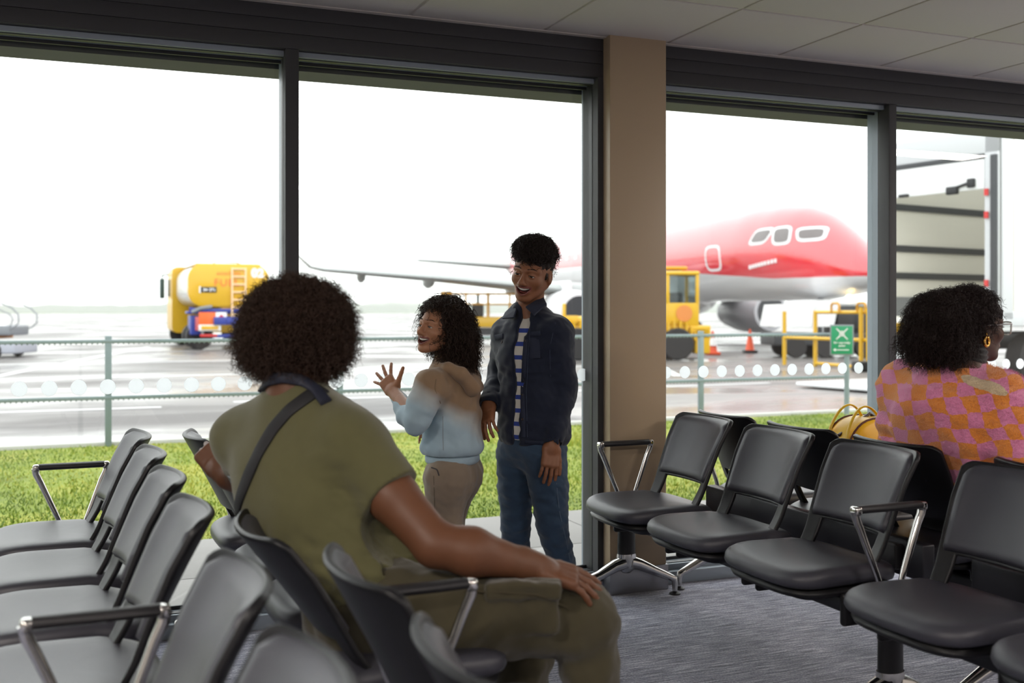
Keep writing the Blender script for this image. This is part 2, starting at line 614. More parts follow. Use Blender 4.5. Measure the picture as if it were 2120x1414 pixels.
def place(src, parent, loc, name=None):
    c = src.copy()
    COL.objects.link(c)
    c.parent = parent
    c.location = loc
    if name: c.name = name
    return c

BR = M['shell']
def bench(name_loc, rz, seats, arms, legs, label, panel=None, y_ext=(0, 0), flexed=None):
    """seats etc. are positions along local y"""
    root = empty('airport_bench', name_loc, rz, label=label, category='airport seats', group='rows of black beam seats')
    ys = list(seats) + list(legs)
    y0, y1 = min(ys) - .1 + y_ext[0], max(ys) + .06 + y_ext[1]
    MB().box((0.0, (y0 + y1) / 2, .372), (.075, y1 - y0, .052), bev=.008).build('support_bar', M['beam'], root, angle=40)
    for y in seats:
        holder = SEATM['seat_pan'].copy(); COL.objects.link(holder); holder.parent = root; holder.location = (0, y, 0)
        c = SEATM['seat_cushion'].copy(); COL.objects.link(c); c.parent = holder; c.location = (0, 0, 0)
        s = SEATM['backrest_shell'].copy(); COL.objects.link(s); s.parent = root; s.location = (0, y, 0)
        if y == flexed:   # this back bends under the weight leaning on it
            s.rotation_euler = (0, -R(9), 0); s.location = (.44 * math.sin(R(9)), y, .44 - .44 * math.cos(R(9)))
        p = SEATM['backrest_pad'].copy(); COL.objects.link(p); p.parent = s; p.location = (0, 0, 0)
    # mounting brackets under seat junctions
    for y in seats:
        for dy in (-.225, .225):
            mbk = MB()
            mbk.box((.055, y + dy, .390), (.13, .026, .105), bev=.012)
            mbk.box((-.02, y + dy, .43), (.10, .03, .07), bev=.01)
            mbk.build('bracket', M['shell'], root, angle=40)
    for y in arms:
        a = place(ARM, root, (0, y, 0)); place(ARMPAD, a, (0, 0, 0))
    for y in legs:
        a = place(LEG[0], root, (0, y, 0)); [place(q, a, (0, 0, 0)) for q in LEG[1:]]
    if panel:
        for ya, yb in panel:
            MB().box((-.255, (ya + yb) / 2, .495), (.05, yb - ya, .12), bev=.006).build('service_panel', M['beam'], root, angle=30)
            MB().box((-.215, yb - .14, .50), (.035, .10, .085), bev=.006).build('socket_box', M['pad'], root, angle=30)
    return root

# bench local: +x is the way the sitter faces
RX, LX = 2.31, .035
# right pair
bench((RX, 0, 0), PI, [-3.97, -3.435, -2.90, -2.285, -1.75, -1.215], [-4.30, -2.593], [-4.30, -2.593, -.93],
      'row of black seats facing left beside the column, closest to the camera on the right', panel=[(-4.0, -2.7), (-2.5, -1.0)])
bench((2.885, 0, 0), 0, [4.06, 3.525, 2.99, 2.33, 1.795], [4.37, 2.66], [4.37, 2.66, 1.5],
      'row of black seats facing right that the person in the checked jumper sits on')
# left pair (turned a touch from the wall normal)
rt = R(1.6)
bench((LX + .063, 0, 0), PI + rt, [-4.205, -3.67, -3.135, -2.60, -1.915, -1.375, -.84], [-4.49, -2.258], [-4.49, -2.258, -.55],
      'row of black seats facing left at the left edge, empty, grey seat cushions catching daylight')
bench((LX + .70, 0, 0), rt, [4.13, 3.60, 3.07, 2.54, 1.90, 1.365], [4.44, 2.22], [4.44, 2.22, 1.0],
      'row of black seats facing right that the person in the olive T-shirt sits on', flexed=2.54)
# ------------------------------------------------------------------ outside
HAZE = .0007
M['paving'] = mat('paving_slab', col(128, 126, 124), 0.75, bump=.2, bscale=60, noise=.12, nscale=3)
M['joint'] = mat('paving_joint', col(70, 68, 64), 0.9)
M['kerb'] = mat('pale_kerb', col(176, 176, 172), 0.7)
M['white_paint'] = mat('white_marking', col(205, 206, 208), 0.5)
M['galv'] = mat('galvanised_steel', col(120, 134, 138), 0.5, metal=.3, noise=.12, nscale=12)
M['yellow'] = mat('yellow_paint', (.62, .36, .004, 1), 0.4, coat=.3)
M['yellow2'] = mat('amber_yellow_paint', (.56, .27, .004, 1), 0.4)
M['white'] = mat('white_paint', col(225, 226, 228), 0.4, coat=.3)
M['silver'] = mat('silver_tank_side', col(200, 198, 195), 0.25, metal=.6)
M['blue'] = mat('blue_paint', col(34, 52, 140), 0.4)
M['blackp'] = mat('black_plastic', col(24, 25, 28), 0.5)
M['rubber'] = mat('tyre_rubber', col(38, 36, 37), 0.75)
M['hub'] = mat('dark_wheel_hub', col(58, 56, 56), 0.5, metal=.3)
M['orange'] = mat('orange_plate', (.75, .13, .02, 1), 0.5)
M['cone'] = mat('orange_cone', (.62, .07, .015, 1), 0.5)
M['red'] = mat('red_lens', (.5, .02, .02, 1), 0.3)
M['greyp'] = mat('grey_paint', col(120, 124, 130), 0.5)
M['dgrey'] = mat('dark_grey_paint', col(52, 54, 58), 0.5)

def grass_base():
    m = mat('grass_soil', (.10, .13, .02, 1), 0.9)
    nt, N, L, b = nodes_of(m)
    tc = N.new('ShaderNodeTexCoord')
    n = N.new('ShaderNodeTexNoise'); n.inputs['Scale'].default_value = 1.2; n.inputs['Detail'].default_value = 6
    L.new(tc.outputs['Object'], n.inputs['Vector'])
    n2 = N.new('ShaderNodeTexNoise'); n2.inputs['Scale'].default_value = 30; n2.inputs['Detail'].default_value = 4
    L.new(tc.outputs['Object'], n2.inputs['Vector'])
    a = N.new('ShaderNodeMath'); a.operation = 'MULTIPLY_ADD'; a.inputs[1].default_value = .6
    L.new(n2.outputs['Fac'], a.inputs[0]); L.new(n.outputs['Fac'], a.inputs[2])
    c = ramp(nt, a.outputs[0], [(.55, (.10, .13, .015, 1)), (.75, (.17, .22, .022, 1)), (.95, (.28, .28, .04, 1))])
    L.new(c, b.inputs['Base Color'])
    return m
M['soil'] = grass_base()

def apron():
    m = mat('wet_apron_concrete', col(140, 138, 138), 0.3)
    nt, N, L, b = nodes_of(m)
    tc = N.new('ShaderNodeTexCoord')
    mp = N.new('ShaderNodeMapping'); mp.inputs['Scale'].default_value = (.16, .28, 1); mp.inputs['Rotation'].default_value = (0, 0, -.5)
    L.new(tc.outputs['Object'], mp.inputs['Vector'])
    n = N.new('ShaderNodeTexNoise'); n.inputs['Scale'].default_value = 1.0; n.inputs['Detail'].default_value = 7; n.inputs['Roughness'].default_value = .6
    n.inputs['Distortion'].default_value = .6
    L.new(mp.outputs[0], n.inputs['Vector'])
    c = ramp(nt, n.outputs['Fac'], [(.35, col(84, 80, 80)), (.5, col(112, 109, 108)), (.62, col(132, 129, 127))])
    # slab joints
    br = N.new('ShaderNodeTexBrick'); br.inputs['Scale'].default_value = 1.0; br.offset = 0
    br.inputs['Brick Width'].default_value = 6; br.inputs['Row Height'].default_value = 6; br.inputs['Mortar Size'].default_value = .03
    br.inputs['Color1'].default_value = (1, 1, 1, 1); br.inputs['Color2'].default_value = (.9, .9, .9, 1); br.inputs['Mortar'].default_value = (.6, .6, .6, 1)
    L.new(tc.outputs['Object'], br.inputs['Vector'])
    mx = N.new('ShaderNodeMix'); mx.data_type = 'RGBA'; mx.blend_type = 'MULTIPLY'; mx.inputs[0].default_value = 1
    L.new(c, mx.inputs[6]); L.new(br.outputs['Color'], mx.inputs[7])
    L.new(mx.outputs[2], b.inputs['Base Color'])
    r = ramp(nt, n.outputs['Fac'], [(.38, (.62, .62, .62, 1)), (.50, (.42, .42, .42, 1)), (.60, (.16, .16, .16, 1))])
    L.new(r, b.inputs['Roughness'])
    n3 = N.new('ShaderNodeTexNoise'); n3.inputs['Scale'].default_value = 9; n3.inputs['Detail'].default_value = 3
    L.new(tc.outputs['Object'], n3.inputs['Vector'])
    bp = N.new('ShaderNodeBump'); bp.inputs['Strength'].default_value = .12; bp.inputs['Distance'].default_value = .02
    L.new(n3.outputs['Fac'], bp.inputs['Height']); L.new(bp.outputs[0], b.inputs['Normal'])
    return m
M['apron'] = apron()

GZ = -.10
MB().box((60, 350, GZ - .1), (1600, 680, .2)).build('apron_ground', M['apron'], smooth=False, kind='structure', label='wet grey airport apron beyond the fence')
# paving with joints beside the building
mb = MB()
for i in range(-7, 16):
    for j in range(2):
        x0 = i * .92 + .2 + (.0 if j == 0 else .0)
        y0 = 4.70 + j * .95
        mb.box((x0 + .46, y0 + .475, GZ + .02), (.912, .942, .06), bev=.004)
mb.build('paving_path', M['paving'], kind='structure', angle=30)
MB().box((3.6, 5.65, GZ + .01), (22, 1.95, .04)).build('paving_bed', M['joint'], smooth=False, kind='structure')
MB().box((4, 9.12, GZ - .0), (26, 5.1, .06)).build('lawn_soil', M['soil'], smooth=False, kind='structure')
MB().box((4, 11.74, GZ + .02), (26, .13, .10), bev=.01).build('kerb', M['kerb'], kind='structure')

# grass blades (nobody could count them)
def grass():
    n = 130000
    x = rng.uniform(-4.5, 14, n); y = 6.62 + 5.0 * rng.random(n) ** 1.25
    keep = (x > -1.2 - (y - 6) * .35) & (x < 6 + (y - 6) * 1.5)
    x, y = x[keep], y[keep]; n = len(x)
    h = rng.uniform(.012, .034, n) * (1 + .5 * np.sin(x * 2.1 + 1) * np.sin(y * 1.7))
    a = rng.uniform(0, 2 * PI, n); w_ = rng.uniform(.004, .009, n)
    lean = rng.uniform(.0, .03, n); la = rng.uniform(0, 2 * PI, n)
    z = np.full(n, GZ + .028)
    v = np.empty((n, 3, 3), np.float32)
    v[:, 0] = np.stack([x - np.cos(a) * w_, y - np.sin(a) * w_, z], 1)
    v[:, 1] = np.stack([x + np.cos(a) * w_, y + np.sin(a) * w_, z], 1)
    v[:, 2] = np.stack([x + np.cos(la) * lean, y + np.sin(la) * lean, z + h], 1)
    f = np.arange(3 * n).reshape(n, 3)
    mats = [mat('grass_blade_green', (.20, .27, .018, 1), .6), mat('grass_blade_yellow', (.34, .34, .035, 1), .6), mat('grass_blade_dark', (.10, .17, .012, 1), .6)]
    pat = np.sin(x * 1.3 + .5 * np.sin(y * 2)) + np.sin(y * 2.2 + x * .7) + rng.normal(0, 1, n)
    mi = np.where(pat > 1.0, 1, np.where(pat < -1.2, 2, 0))
    o = set_mesh('lawn_grass', v.reshape(-1, 3), f, mats, None, smooth=False, mi=mi)
    tag(o, kind='stuff', label='short bright green grass strip between paving and fence', category='grass')
grass()

# painted lines on the apron (thin paint)
ln = MB()
def line(x0, y0, x1, y1, wd=.15):
    a, b = Vector((x0, y0, 0)), Vector((x1, y1, 0)); d = (b - a).normalized(); n = Vector((-d.y, d.x, 0)) * wd / 2
    z = GZ
    vs = [a - n, b - n, b + n, a + n]
    ln.add([(p.x, p.y, z - .002) for p in vs] + [(p.x, p.y, z + .006) for p in vs], [(3, 2, 1, 0), (4, 5, 6, 7), (0, 1, 5, 4), (1, 2, 6, 5), (2, 3, 7, 6), (3, 0, 4, 7)])
line(-9, 16.4, 1.1, 16.4, .13)
line(2.2, 16.9, 9.2, 17.0, .13)
line(9.5, 17.3, 12.5, 17.4, .13)
line(-6, 24, 14, 24.5, .2); line(-2, 24, 2.5, 44, .2); line(-14, 31, 5, 31, .25); line(3.5, 24, 9, 40, .25)
line(-10, 52, 26, 52, .4); line(-10, 90, 60, 92, .7); line(12, 20, 30, 60, .2)
ln.build('apron_lines', M['white_paint'], smooth=False, kind='structure')

# fence: posts + two rails + mesh-like toothed lower edge of the rails
FY = 11.62
fence = empty('perimeter_fence', (4.9, FY, GZ), label='low grey metal railing fence at the far edge of the grass', category='fence')
for x in (-4.55, -2.14, .263, 2.66, 5.0, 7.31):
    MB().box((x - 4.9, 0, .58), (.065, .05, 1.16), bev=.006).build('post', M['galv'], fence, angle=30)
for z in (1.105, .53):
    r_ = MB()
    r_.box((-2.35, -.01, z), (14.1, .035, .036), bev=.006)
    r_.build('rail', M['galv'], fence, angle=30)
    t = MB()
    for k in range(282):
        x = -9.4 + k * .05
        t.add([(x, -.012, z - .018), (x + .02, -.012, z - .018), (x + .01, -.012, z - .034), (x, -.006, z - .018), (x + .02, -.006, z - .018), (x + .01, -.006, z - .034)], [(0, 1, 2), (5, 4, 3), (0, 2, 5, 3), (1, 4, 5, 2), (0, 3, 4, 1)])
    t.build('toothed_trim', M['galv'], fence, smooth=False)

# sign at the fence
sp = at(1750, 845, 14.1); 
sg = empty('assembly_point_sign', (sp.x, sp.y, GZ), -YAW - R(10), label='green fire assembly point sign on a grey post by the fence', category='sign')
sg.scale = (.9, .9, .9)
M['sign_green'] = mat('sign_green', (.0, .22, .09, 1), .45)
M['sign_white'] = mat('sign_white', (.62, .64, .62, 1), .45)
MB().tube([(.02, 0, 0), (.02, 0, 1.30)], .038, 16).build('post', M['galv'], sg, angle=40)
plate = MB().box((-.055, -.045, 1.145), (.335, .014, .45), bev=.004).build('sign_plate', M['greyp'], sg, angle=30)
MB().box((-.055, -.054, 1.145), (.30, .006, .41), bev=.002).build('green_face', M['sign_green'], plate, angle=30)
pic = MB()
y_ = -.0605
cx, cz = -.055, 1.235
for a in (45, 135, 225, 315):
    dx, dz = math.cos(R(a)), math.sin(R(a))
    Mx = TR((cx + dx * .066, y_, cz + dz * .066), 0, -R(a), 0)
    pic.box((0, 0, 0), (.075, .003, .020), M=Mx)
    for sgn in (-1, 1):
        pic.box((.030, 0, sgn * .013), (.03, .003, .012), M=Mx @ TR((0, 0, 0), 0, R(25 * sgn), 0))
for dx, dz, r in ((0, .0, .036), (-.022, -.012, .018), (.022, -.012, .018), (0, .03, .018)):
    pic.tube([(cx + dx, y_ + .0015, cz + dz), (cx + dx, y_ - .0015, cz + dz)], r, 16)
pic.box((cx, y_, 1.0), (.20, .003, .012)); 
pic.add([(cx - .125, y_, 1.0), (cx - .09, y_, .975), (cx - .09, y_, 1.025), (cx - .125, y_ + .003, 1.0), (cx - .09, y_ + .003, .975), (cx - .09, y_ + .003, 1.025)], [(0, 1, 2), (5, 4, 3), (0, 2, 5, 3), (0, 3, 4, 1), (1, 4, 5, 2)])
pic.build('pictogram', M['sign_white'], plate, smooth=False)
text_mesh('lettering', 'Fire assembly\npoint', .043, M['sign_white'], plate, TR((cx, y_, 1.083), R(90), 0, 0), bold=.0012)

# distant ground and trees
M['field'] = mat('far_field', (.09, .13, .05, 1), .9)
M['trees'] = mat('far_trees', (.07, .09, .06, 1), .9)
MB().box((100, 1250, GZ - .2), (5200, 1300, .8)).build('far_field_ground', M['field'], smooth=False, kind='structure')
def ridge(name, y, x0, x1, h0, h1, seed, step=9):
    rr = np.random.default_rng(seed)
    n = int((x1 - x0) / step)
    h = h0 + (h1 - h0) * (.5 + .5 * np.sin(np.linspace(0, 9, n) + seed)) + rr.normal(0, (h1 - h0) * .18, n)
    mb = MB(); rings = []
    for i in range(n):
        x = x0 + i * step
        hh = max(h0 * .6, h[i])
        rings.append([(x, y - 22, -.5), (x, y - 14, hh * .7), (x, y, hh), (x, y + 18, hh * .7), (x, y + 25, -.5)])
    mb.loft(rings)
    o = mb.build(name, M['trees'], angle=80)
    tag(o, kind='stuff', label='hazy grey tree belt along the horizon behind the airfield', category='trees')
    return o
ridge('tree_belt', 1100, -900, 2200, 6, 10, 3)
mb = MB(); rings = []
for i in range(24):
    t = i / 23
    hh = 2 + 30 * math.exp(-((t - .5) / .17) ** 2) + 4 * math.sin(i * 1.9)
    x = 350 + t * 420
    rings.append([(x, 1840, -.5), (x, 1870, hh * .7), (x, 1900, max(2, hh)), (x, 1960, hh * .6), (x, 2000, -.5)])
mb.loft(rings); tag(mb.build('distant_hill', M['trees'], angle=80), kind='structure')

# rain haze lying over the far airfield
hz = bpy.data.materials.new('airfield_haze'); hz.use_nodes = True
hz.node_tree.nodes.clear()
ho = hz.node_tree.nodes.new('ShaderNodeOutputMaterial'); hv = hz.node_tree.nodes.new('ShaderNodeVolumeScatter')
hv.inputs['Color'].default_value = (1, 1, 1, 1); hv.inputs['Density'].default_value = HAZE
hz.node_tree.links.new(hv.outputs[0], ho.inputs['Volume'])
o = MB().box((400, 900, 60), (4400, 1500, 122)).build('airfield_haze', hz, smooth=False, kind='stuff', label='pale rain haze over the far airfield and tree belt', category='haze')
# ------------------------------------------------------------------ vehicles
def root_at(name, l, d, ang, label, cat, z=GZ, **kw):
    """ang: direction of the thing's +x measured in the camera frame (0 = right, 90 = away)"""
    p = cam2w(l, d, z)
    return empty(name, p, R(ang) - YAW, label=label, category=cat, **kw)

def wheel(root, x, y, r, w, rim='hub', name='wheel'):
    m = MB(); m.lathe([(r * .58, -w / 2), (r * .93, -w / 2), (r, -w / 2 + .04), (r, w / 2 - .04), (r * .93, w / 2), (r * .58, w / 2)], 32, M=TR((x, y, r), R(90)))
    t = m.build(name, M['rubber'], root, angle=35)
    h = MB(); h.lathe([(.02, -w / 2 + .05), (r * .2, -w / 2 + .0), (r * .24, -w / 2 + .05), (r * .57, -w / 2 + .02), (r * .6, -w / 2), (r * .6, w / 2), (r * .57, w / 2 - .02), (r * .24, w / 2 - .05), (r * .2, w / 2), (.02, w / 2 - .05)], 24, M=TR((x, y, r), R(90)))
    h.build('hub', M[rim], t, angle=35)
    return t

# --- fuel truck: local +x = right when seen from behind, +y = forward
ft = root_at('fuel_truck', -10.27, 38.55, 22.4, 'yellow fuel tanker truck with blue chassis seen from behind', 'fuel truck')
def rr_ring(w, h, cx, cz, y, r, n=6):
    pts = []
    for sx, sz, a0 in ((1, 1, 0), (-1, 1, 90), (-1, -1, 180), (1, -1, 270)):
        for k in range(n + 1):
            a = R(a0 + 90 * k / n)
            pts.append((cx + sx * (w / 2 - r) + math.cos(a) * r, y, cz + sz * (h / 2 - r) + math.sin(a) * r))
    return pts
def tank():
    m = MB()
    m.loft([rr_ring(2.80, 1.50, 0, 2.34, y, .5) for y in (.12, 4.9)], mi=1)
    m.loft([rr_ring(2.70, 1.40, 0, 2.34, -.04, .48), rr_ring(2.86, 1.56, 0, 2.34, .0, .54), rr_ring(2.86, 1.56, 0, 2.34, .14, .54)], mi=0)
    m.box((.0, 2.6, 3.10), (2.3, 5.0, .05), mi=0, bev=.02)
    return m.build('tank', [M['yellow'], M['silver']], ft, angle=40)
tk = tank()
MB().box((.55, .35, 1.48), (1.65, .6, .30), bev=.05).build('rear_cabinet', M['yellow2'], ft, angle=40)
m = MB(); m.box((0, 3.6, 1.05), (1.1, 7.6, .28), bev=.03); m.box((-.1, .4, 1.35), (2.7, .8, .10), bev=.03); m.box((.75, .15, 1.0), (1.2, .25, .42), bev=.03); m.box((-1.15, .6, .9), (.35, 1.0, .7), bev=.03)
m.tube([(-1.35, .2, 1.48), (-.9, .0, 1.42), (.4, -.06, 1.42), (.7, -.02, 1.62)], .07, 10)
m.build('chassis', M['blue'], ft, angle=40)
m = MB(); m.tube([(-1.3, -.02, 1.36), (-1.0, -.04, 1.50), (-.6, -.05, 1.56)], .07, 10); m.tube([(-1.0, -.03, 1.35), (-.92, -.03, .5)], .05, 10)
m.build('hose', M['greyp'], ft, angle=60)
m = MB()
for x in (.05, .53):
    m.box((x + .05, -.10, 2.05), (.06, .06, 1.85), bev=.015)
for k in range(7):
    m.box((.34, -.10, 1.25 + k * .28), (.48, .05, .06), bev=.015)
m.build('ladder', mat('cream_ladder', col(235, 200, 160), .5), ft, angle=40)
pl = MB().box((-.75, -.08, 1.13), (.62, .03, .46), bev=.01).build('warning_plate', M['orange'], ft, angle=30)
MB().box((-.28, -.09, 1.13), (.38, .03, .46), bev=.01).build('hazard_panel', M['white'], pl, angle=30)
MB().box((0, 0, 0), (.20, .012, .20), M=TR((-.28, -.112, 1.15), 0, R(45), 0)).build('hazard_diamond', M['red'], pl, smooth=False)
nb = MB().box((-.68, -.09, .80), (.78, .03, .22), bev=.01).build('number_plate', M['white'], ft, angle=30)
MB().box((-.68, -.11, .80), (.60, .02, .14), bev=.01).build('yellow_strip', M['yellow'], nb, angle=30)
MB().box((-.72, -.08, .52), (.60, .05, .10), bev=.02).build('tail_light', M['red'], ft, angle=30)
MB().box((.3, -.04, .50), (1.8, .08, .12), bev=.02).build('rear_bumper', M['blue'], ft, angle=30)
MB().box((-1.05, -.05, .95), (.26, .06, .5), bev=.02).build('reel_cover', mat('faded_red_cover', (.5, .10, .10, 1), .5), ft, angle=30)
for y in (.9, 2.2): 
    wheel(ft, -.95, y, .48, .55, 'greyp'); wheel(ft, .95, y, .48, .55, 'greyp')
wheel(ft, -1.05, 6.6, .48, .32, 'greyp'); wheel(ft, 1.05, 6.6, .48, .32, 'greyp')
cab = MB().loft([rr_ring(2.9, h, -.1, zc, y, .22) for y, h, zc in ((5.2, 2.65, 1.85), (7.2, 2.65, 1.85), (7.5, 2.4, 1.75))]).build('cab', M['yellow'], ft, angle=40)
MB().box((-1.555, 6.6, 2.35), (.02, .9, .7), bev=.008).build('cab_window', M['blackp'], cab, angle=30)
m = MB(); m.tube([(-1.2, 7.5, 2.95), (-1.72, 7.5, 2.93), (-1.78, 7.5, 2.8)], .035, 8); m.box((-1.76, 7.5, 2.35), (.20, .14, .85), bev=.04)
m.build('wing_mirror', mat('dark_teal_mirror', col(30, 60, 58), .4), cab, angle=40)
text_mesh('lettering', '02', .42, M['white'], tk, TR((1.02, -.052, 2.78), R(90), 0, 0), bold=.03, spacing=1.1)
text_mesh('lettering', 'FUEL', .38, M['orange'], tk, TR((-.08, -.052, 2.42), R(90), 0, 0), spacing=1.15)
text_mesh('lettering', 'AVIATION', .17, M['orange'], tk, TR((-.02, -.052, 2.75), R(90), 0, 0), spacing=1.1)
bl = MB().box((-.72, -.052, 2.17), (.56, .02, .20), bev=.004).build('black_nameplate', M['blackp'], tk, angle=30)
m = MB(); m.box((-1.02, -.052, 2.17), (.05, .024, .24))
m.box((-.88, -.066, 2.17), (.03, .008, .12)); m.box((-.80, -.066, 2.17), (.10, .008, .05)); m.box((-.66, -.066, 2.17), (.04, .008, .12)); m.box((-.58, -.066, 2.19), (.04, .008, .09)); m.box((-.51, -.066, 2.16), (.03, .008, .08))
m.build('nameplate_marks', M['white'], bl, smooth=False)
m = MB(); m.tube([(-.5, .3, 3.12), (-.45, .3, 3.22), (.3, .3, 3.18), (.45, .3, 3.12)], .025, 8); m.tube([(-.5, 3, 3.12), (-.45, 3, 3.22), (.5, 3, 3.2)], .025, 8)
m.build('top_handrail', M['greyp'], ft, angle=60)

# --- passenger steps at the left edge
st = root_at('passenger_steps', -15.1, 32.6, 0, 'white airport stair unit at the far left of the apron', 'boarding stairs')
MB().box((-1.6, 0, .30), (3.6, 1.6, .36), bev=.05).build('base_frame', mat('pale_grey_paint', col(165, 168, 180), .5), st, angle=40)
MB().box((-1.7, 0, .62), (2.4, 1.3, .10), bev=.02).build('orange_deck', mat('ochre_deck', col(190, 120, 40), .5), st, angle=40)
m = MB(); m.add([(-3.5, -.6, .75), (-.3, -.6, .75), (-.35, -.6, .85), (-3.5, -.6, 1.95), (-3.5, .6, .75), (-.3, .6, .75), (-.35, .6, .85), (-3.5, .6, 1.95)], [(0, 1, 2, 3), (7, 6, 5, 4), (0, 4, 5, 1), (1, 5, 6, 2), (2, 6, 7, 3), (3, 7, 4, 0)])
m.build('stair_flight', M['white'], st, smooth=False)
for y in (-.62, .62):
    MB().tube([(-3.5, y, 3.0), (-1.6, y, 2.25), (.05, y, 1.50), (.25, y, 1.30), (.25, y, 1.05), (.1, y, .90), (-.5, y, .72)], .022, 8).build('handrail', M['greyp'], st, angle=70)
MB().tube([(-3.5, -.62, 2.75), (-1.6, -.62, 2.03), (.0, -.62, 1.3), (.08, -.62, 1.15), (.0, -.62, .95), (-.6, -.62, .75)], .018, 8).build('handrail', M['greyp'], st, angle=70)
MB().box((-.25, 0, .82), (.5, 1.3, .3), bev=.06).build('gearbox_cover', M['greyp'], st, angle=40)
for x in (-2.9, -.4):
    for y in (-.75, .75): wheel(st, x, y, .22, .16)

# --- yellow tractor in front of the aircraft
tg = root_at('aircraft_tug', 1.35, 30.4, 2, 'yellow aircraft towing tractor with glazed cab and big black wheels', 'tow tractor')
m = MB()
m.box((2.2, .95, .78), (4.4, 1.7, .42), bev=.05)
m.box((1.25, .95, 1.08), (2.1, 1.6, .35), bev=.10)
m.box((4.15, .95, .55), (.45, 1.7, .75), bev=.04)
for x in (.52, 3.40):
    # wheel arches: thick arcs around the wheels
    for k in range(8):
        a0, a1 = R(15 + 150 * k / 8), R(15 + 150 * (k + 1) / 8)
        m.box((x + math.cos((a0 + a1) / 2) * .56, .14, .46 + math.sin((a0 + a1) / 2) * .56), (.05, .36, .24), M=None)
m.build('body', M['yellow'], tg, angle=40)
cabt = MB()
x0, x1, y0, y1, z0, z1 = 2.55, 4.06, .12, 1.75, .98, 2.60
cabt.box(((x0 + x1) / 2, (y0 + y1) / 2, (z0 + 1.64) / 2), (x1 - x0, y1 - y0, 1.64 - z0), bev=.03)
for x in (x0 + .05, 3.15, x1 - .05):
    for y in (y0 + .05, y1 - .05):
        cabt.box((x, y, 2.05), (.10, .10, .9), bev=.02)
cabt.box(((x0 + x1) / 2, (y0 + y1) / 2, 2.50), (x1 - x0 + .04, y1 - y0 + .04, .12), bev=.05)
cb = cabt.build('cab', M['yellow'], tg, angle=40)
m = MB()
m.box(((3.2 + x1 - .1) / 2, y0 + .05, 2.04), (x1 - .1 - 3.2, .02, .80)); m.box(((x0 + 3.1) / 2, y0 + .05, 2.04), (.44, .02, .80)); m.box((x1 - .05, .93, 2.04), (.02, 1.4, .8)); m.box((x0 + .05, .93, 2.04), (.02, 1.4, .8)); m.box((3.3, y1 - .05, 2.04), (1.3, .02, .8))
m.build('cab_glazing', M['vglass'], cb, smooth=False)
m = MB(); m.box((2.85, .10, 1.45), (.42, .03, .8), bev=.02); m.box((3.4, .6, 1.7), (.5, .5, .5), bev=.08); m.box((3.1, .9, 2.1), (.14, .5, .7), bev=.05)
m.build('door_panel_and_seat', M['dgrey'], cb, angle=40)
m = MB(); m.lathe([(.20, 0), (.235, 0), (.235, .02), (.20, .02)], 32, M=TR((3.62, .115, 1.34), R(90)))
m.lathe([(.02, 0), (.09, 0), (.09, .015), (.02, .015)], 20, M=TR((3.62, .118, 1.30), R(90)))
m.build('round_emblem', mat('emblem_orange', (.62, .22, .05, 1), .5), cb, angle=40)
MB().box((3.3, .9, 2.66), (1.0, .9, .10), bev=.05).build('roof_hump', M['yellow2'], cb, angle=40)
m = MB(); m.box((.15, .15, 1.25), (.10, .10, .75), bev=.02); m.box((.35, .15, 1.15), (.4, .08, .25), bev=.02)
m.build('front_post', M['yellow'], tg, angle=40)
for x in (.52, 3.40):
    for y in (.05, 1.75): wheel(tg, x, y, .46, .34)

# --- yellow platform loader behind the boys
ld = root_at('platform_loader', -3.0, 46, 0, 'yellow caged platform loader parked under the wing', 'platform loader')
MB().box((2.9, .8, .92), (5.6, 1.8, .46), bev=.06).build('platform', M['yellow'], ld, angle=40)
m = MB()
for x in (.1, 1.0, 1.95, 2.9, 3.8, 4.7, 5.6):
    m.box((x, 0, 1.65), (.09, .09, 1.1)); 
for x in (.1, 1.95, 3.8, 5.6): m.box((x, 1.6, 1.65), (.09, .09, 1.1))
for z in (1.70, 2.15): m.box((2.9, 0, z), (5.6, .06, .07)); m.box((2.9, 1.6, z), (5.6, .06, .07))
m.build('cage', M['yellow2'], ld, smooth=False)
MB().box((.15, .2, 1.75), (.5, .5, 1.0), bev=.05).build('control_box', M['yellow2'], ld, angle=40)
m = MB(); m.box((1.5, .8, 1.45), (.5, .5, .6), bev=.05); m.tube([(1.5, .8, 1.6), (1.5, .8, 2.1)], .06, 8); m.box((3.3, .8, 1.5), (.3, .4, .6), bev=.05)
m.build('machinery', M['dgrey'], ld, angle=40)
m = MB(); m.box((2.9, .8, .5), (5.0, 1.2, .3), bev=.04); m.build('underframe', M['dgrey'], ld, angle=40)
for x in (.8, 5.0):
    for y in (.1, 1.5): wheel(ld, x, y, .33, .25)

# --- dark service truck with white covers and beacon
sv = root_at('service_truck', 7.85, 31.8, 2, 'dark service truck with slanted white covers and lit beacon', 'service truck')
sv.scale = (.89, .89, .89)
m = MB(); m.box((1.7, .9, .62), (3.4, 1.8, .42), bev=.05); m.box((2.75, .9, 1.25), (1.1, 1.6, 1.0), bev=.10)
m.build('body', M['dgrey'], sv, angle=40)
def slab(pts, y0, y1):
    n = len(pts)
    return [(x, y0, z) for x, z in pts] + [(x, y1, z) for x, z in pts], [tuple(range(n)), tuple(reversed(range(n, 2 * n)))] + [(i, n + i, n + (i + 1) % n, (i + 1) % n) for i in range(n)]
v_, f_ = slab([(.02, 1.05), (1.2, 1.05), (1.35, 1.85), (.18, 1.80)], -.1, 1.9); MB().add(v_, f_).build('white_cover', M['white'], sv, smooth=False)
v_, f_ = slab([(1.15, 1.05), (2.02, 1.05), (2.22, 1.97), (.95, 1.95)], .0, 1.8); MB().add(v_, f_).build('white_cover', M['white'], sv, smooth=False)
MB().box((2.8, .9, 1.83), (1.2, 1.6, .12), bev=.05).build('cab_roof', M['white'], sv, angle=40)
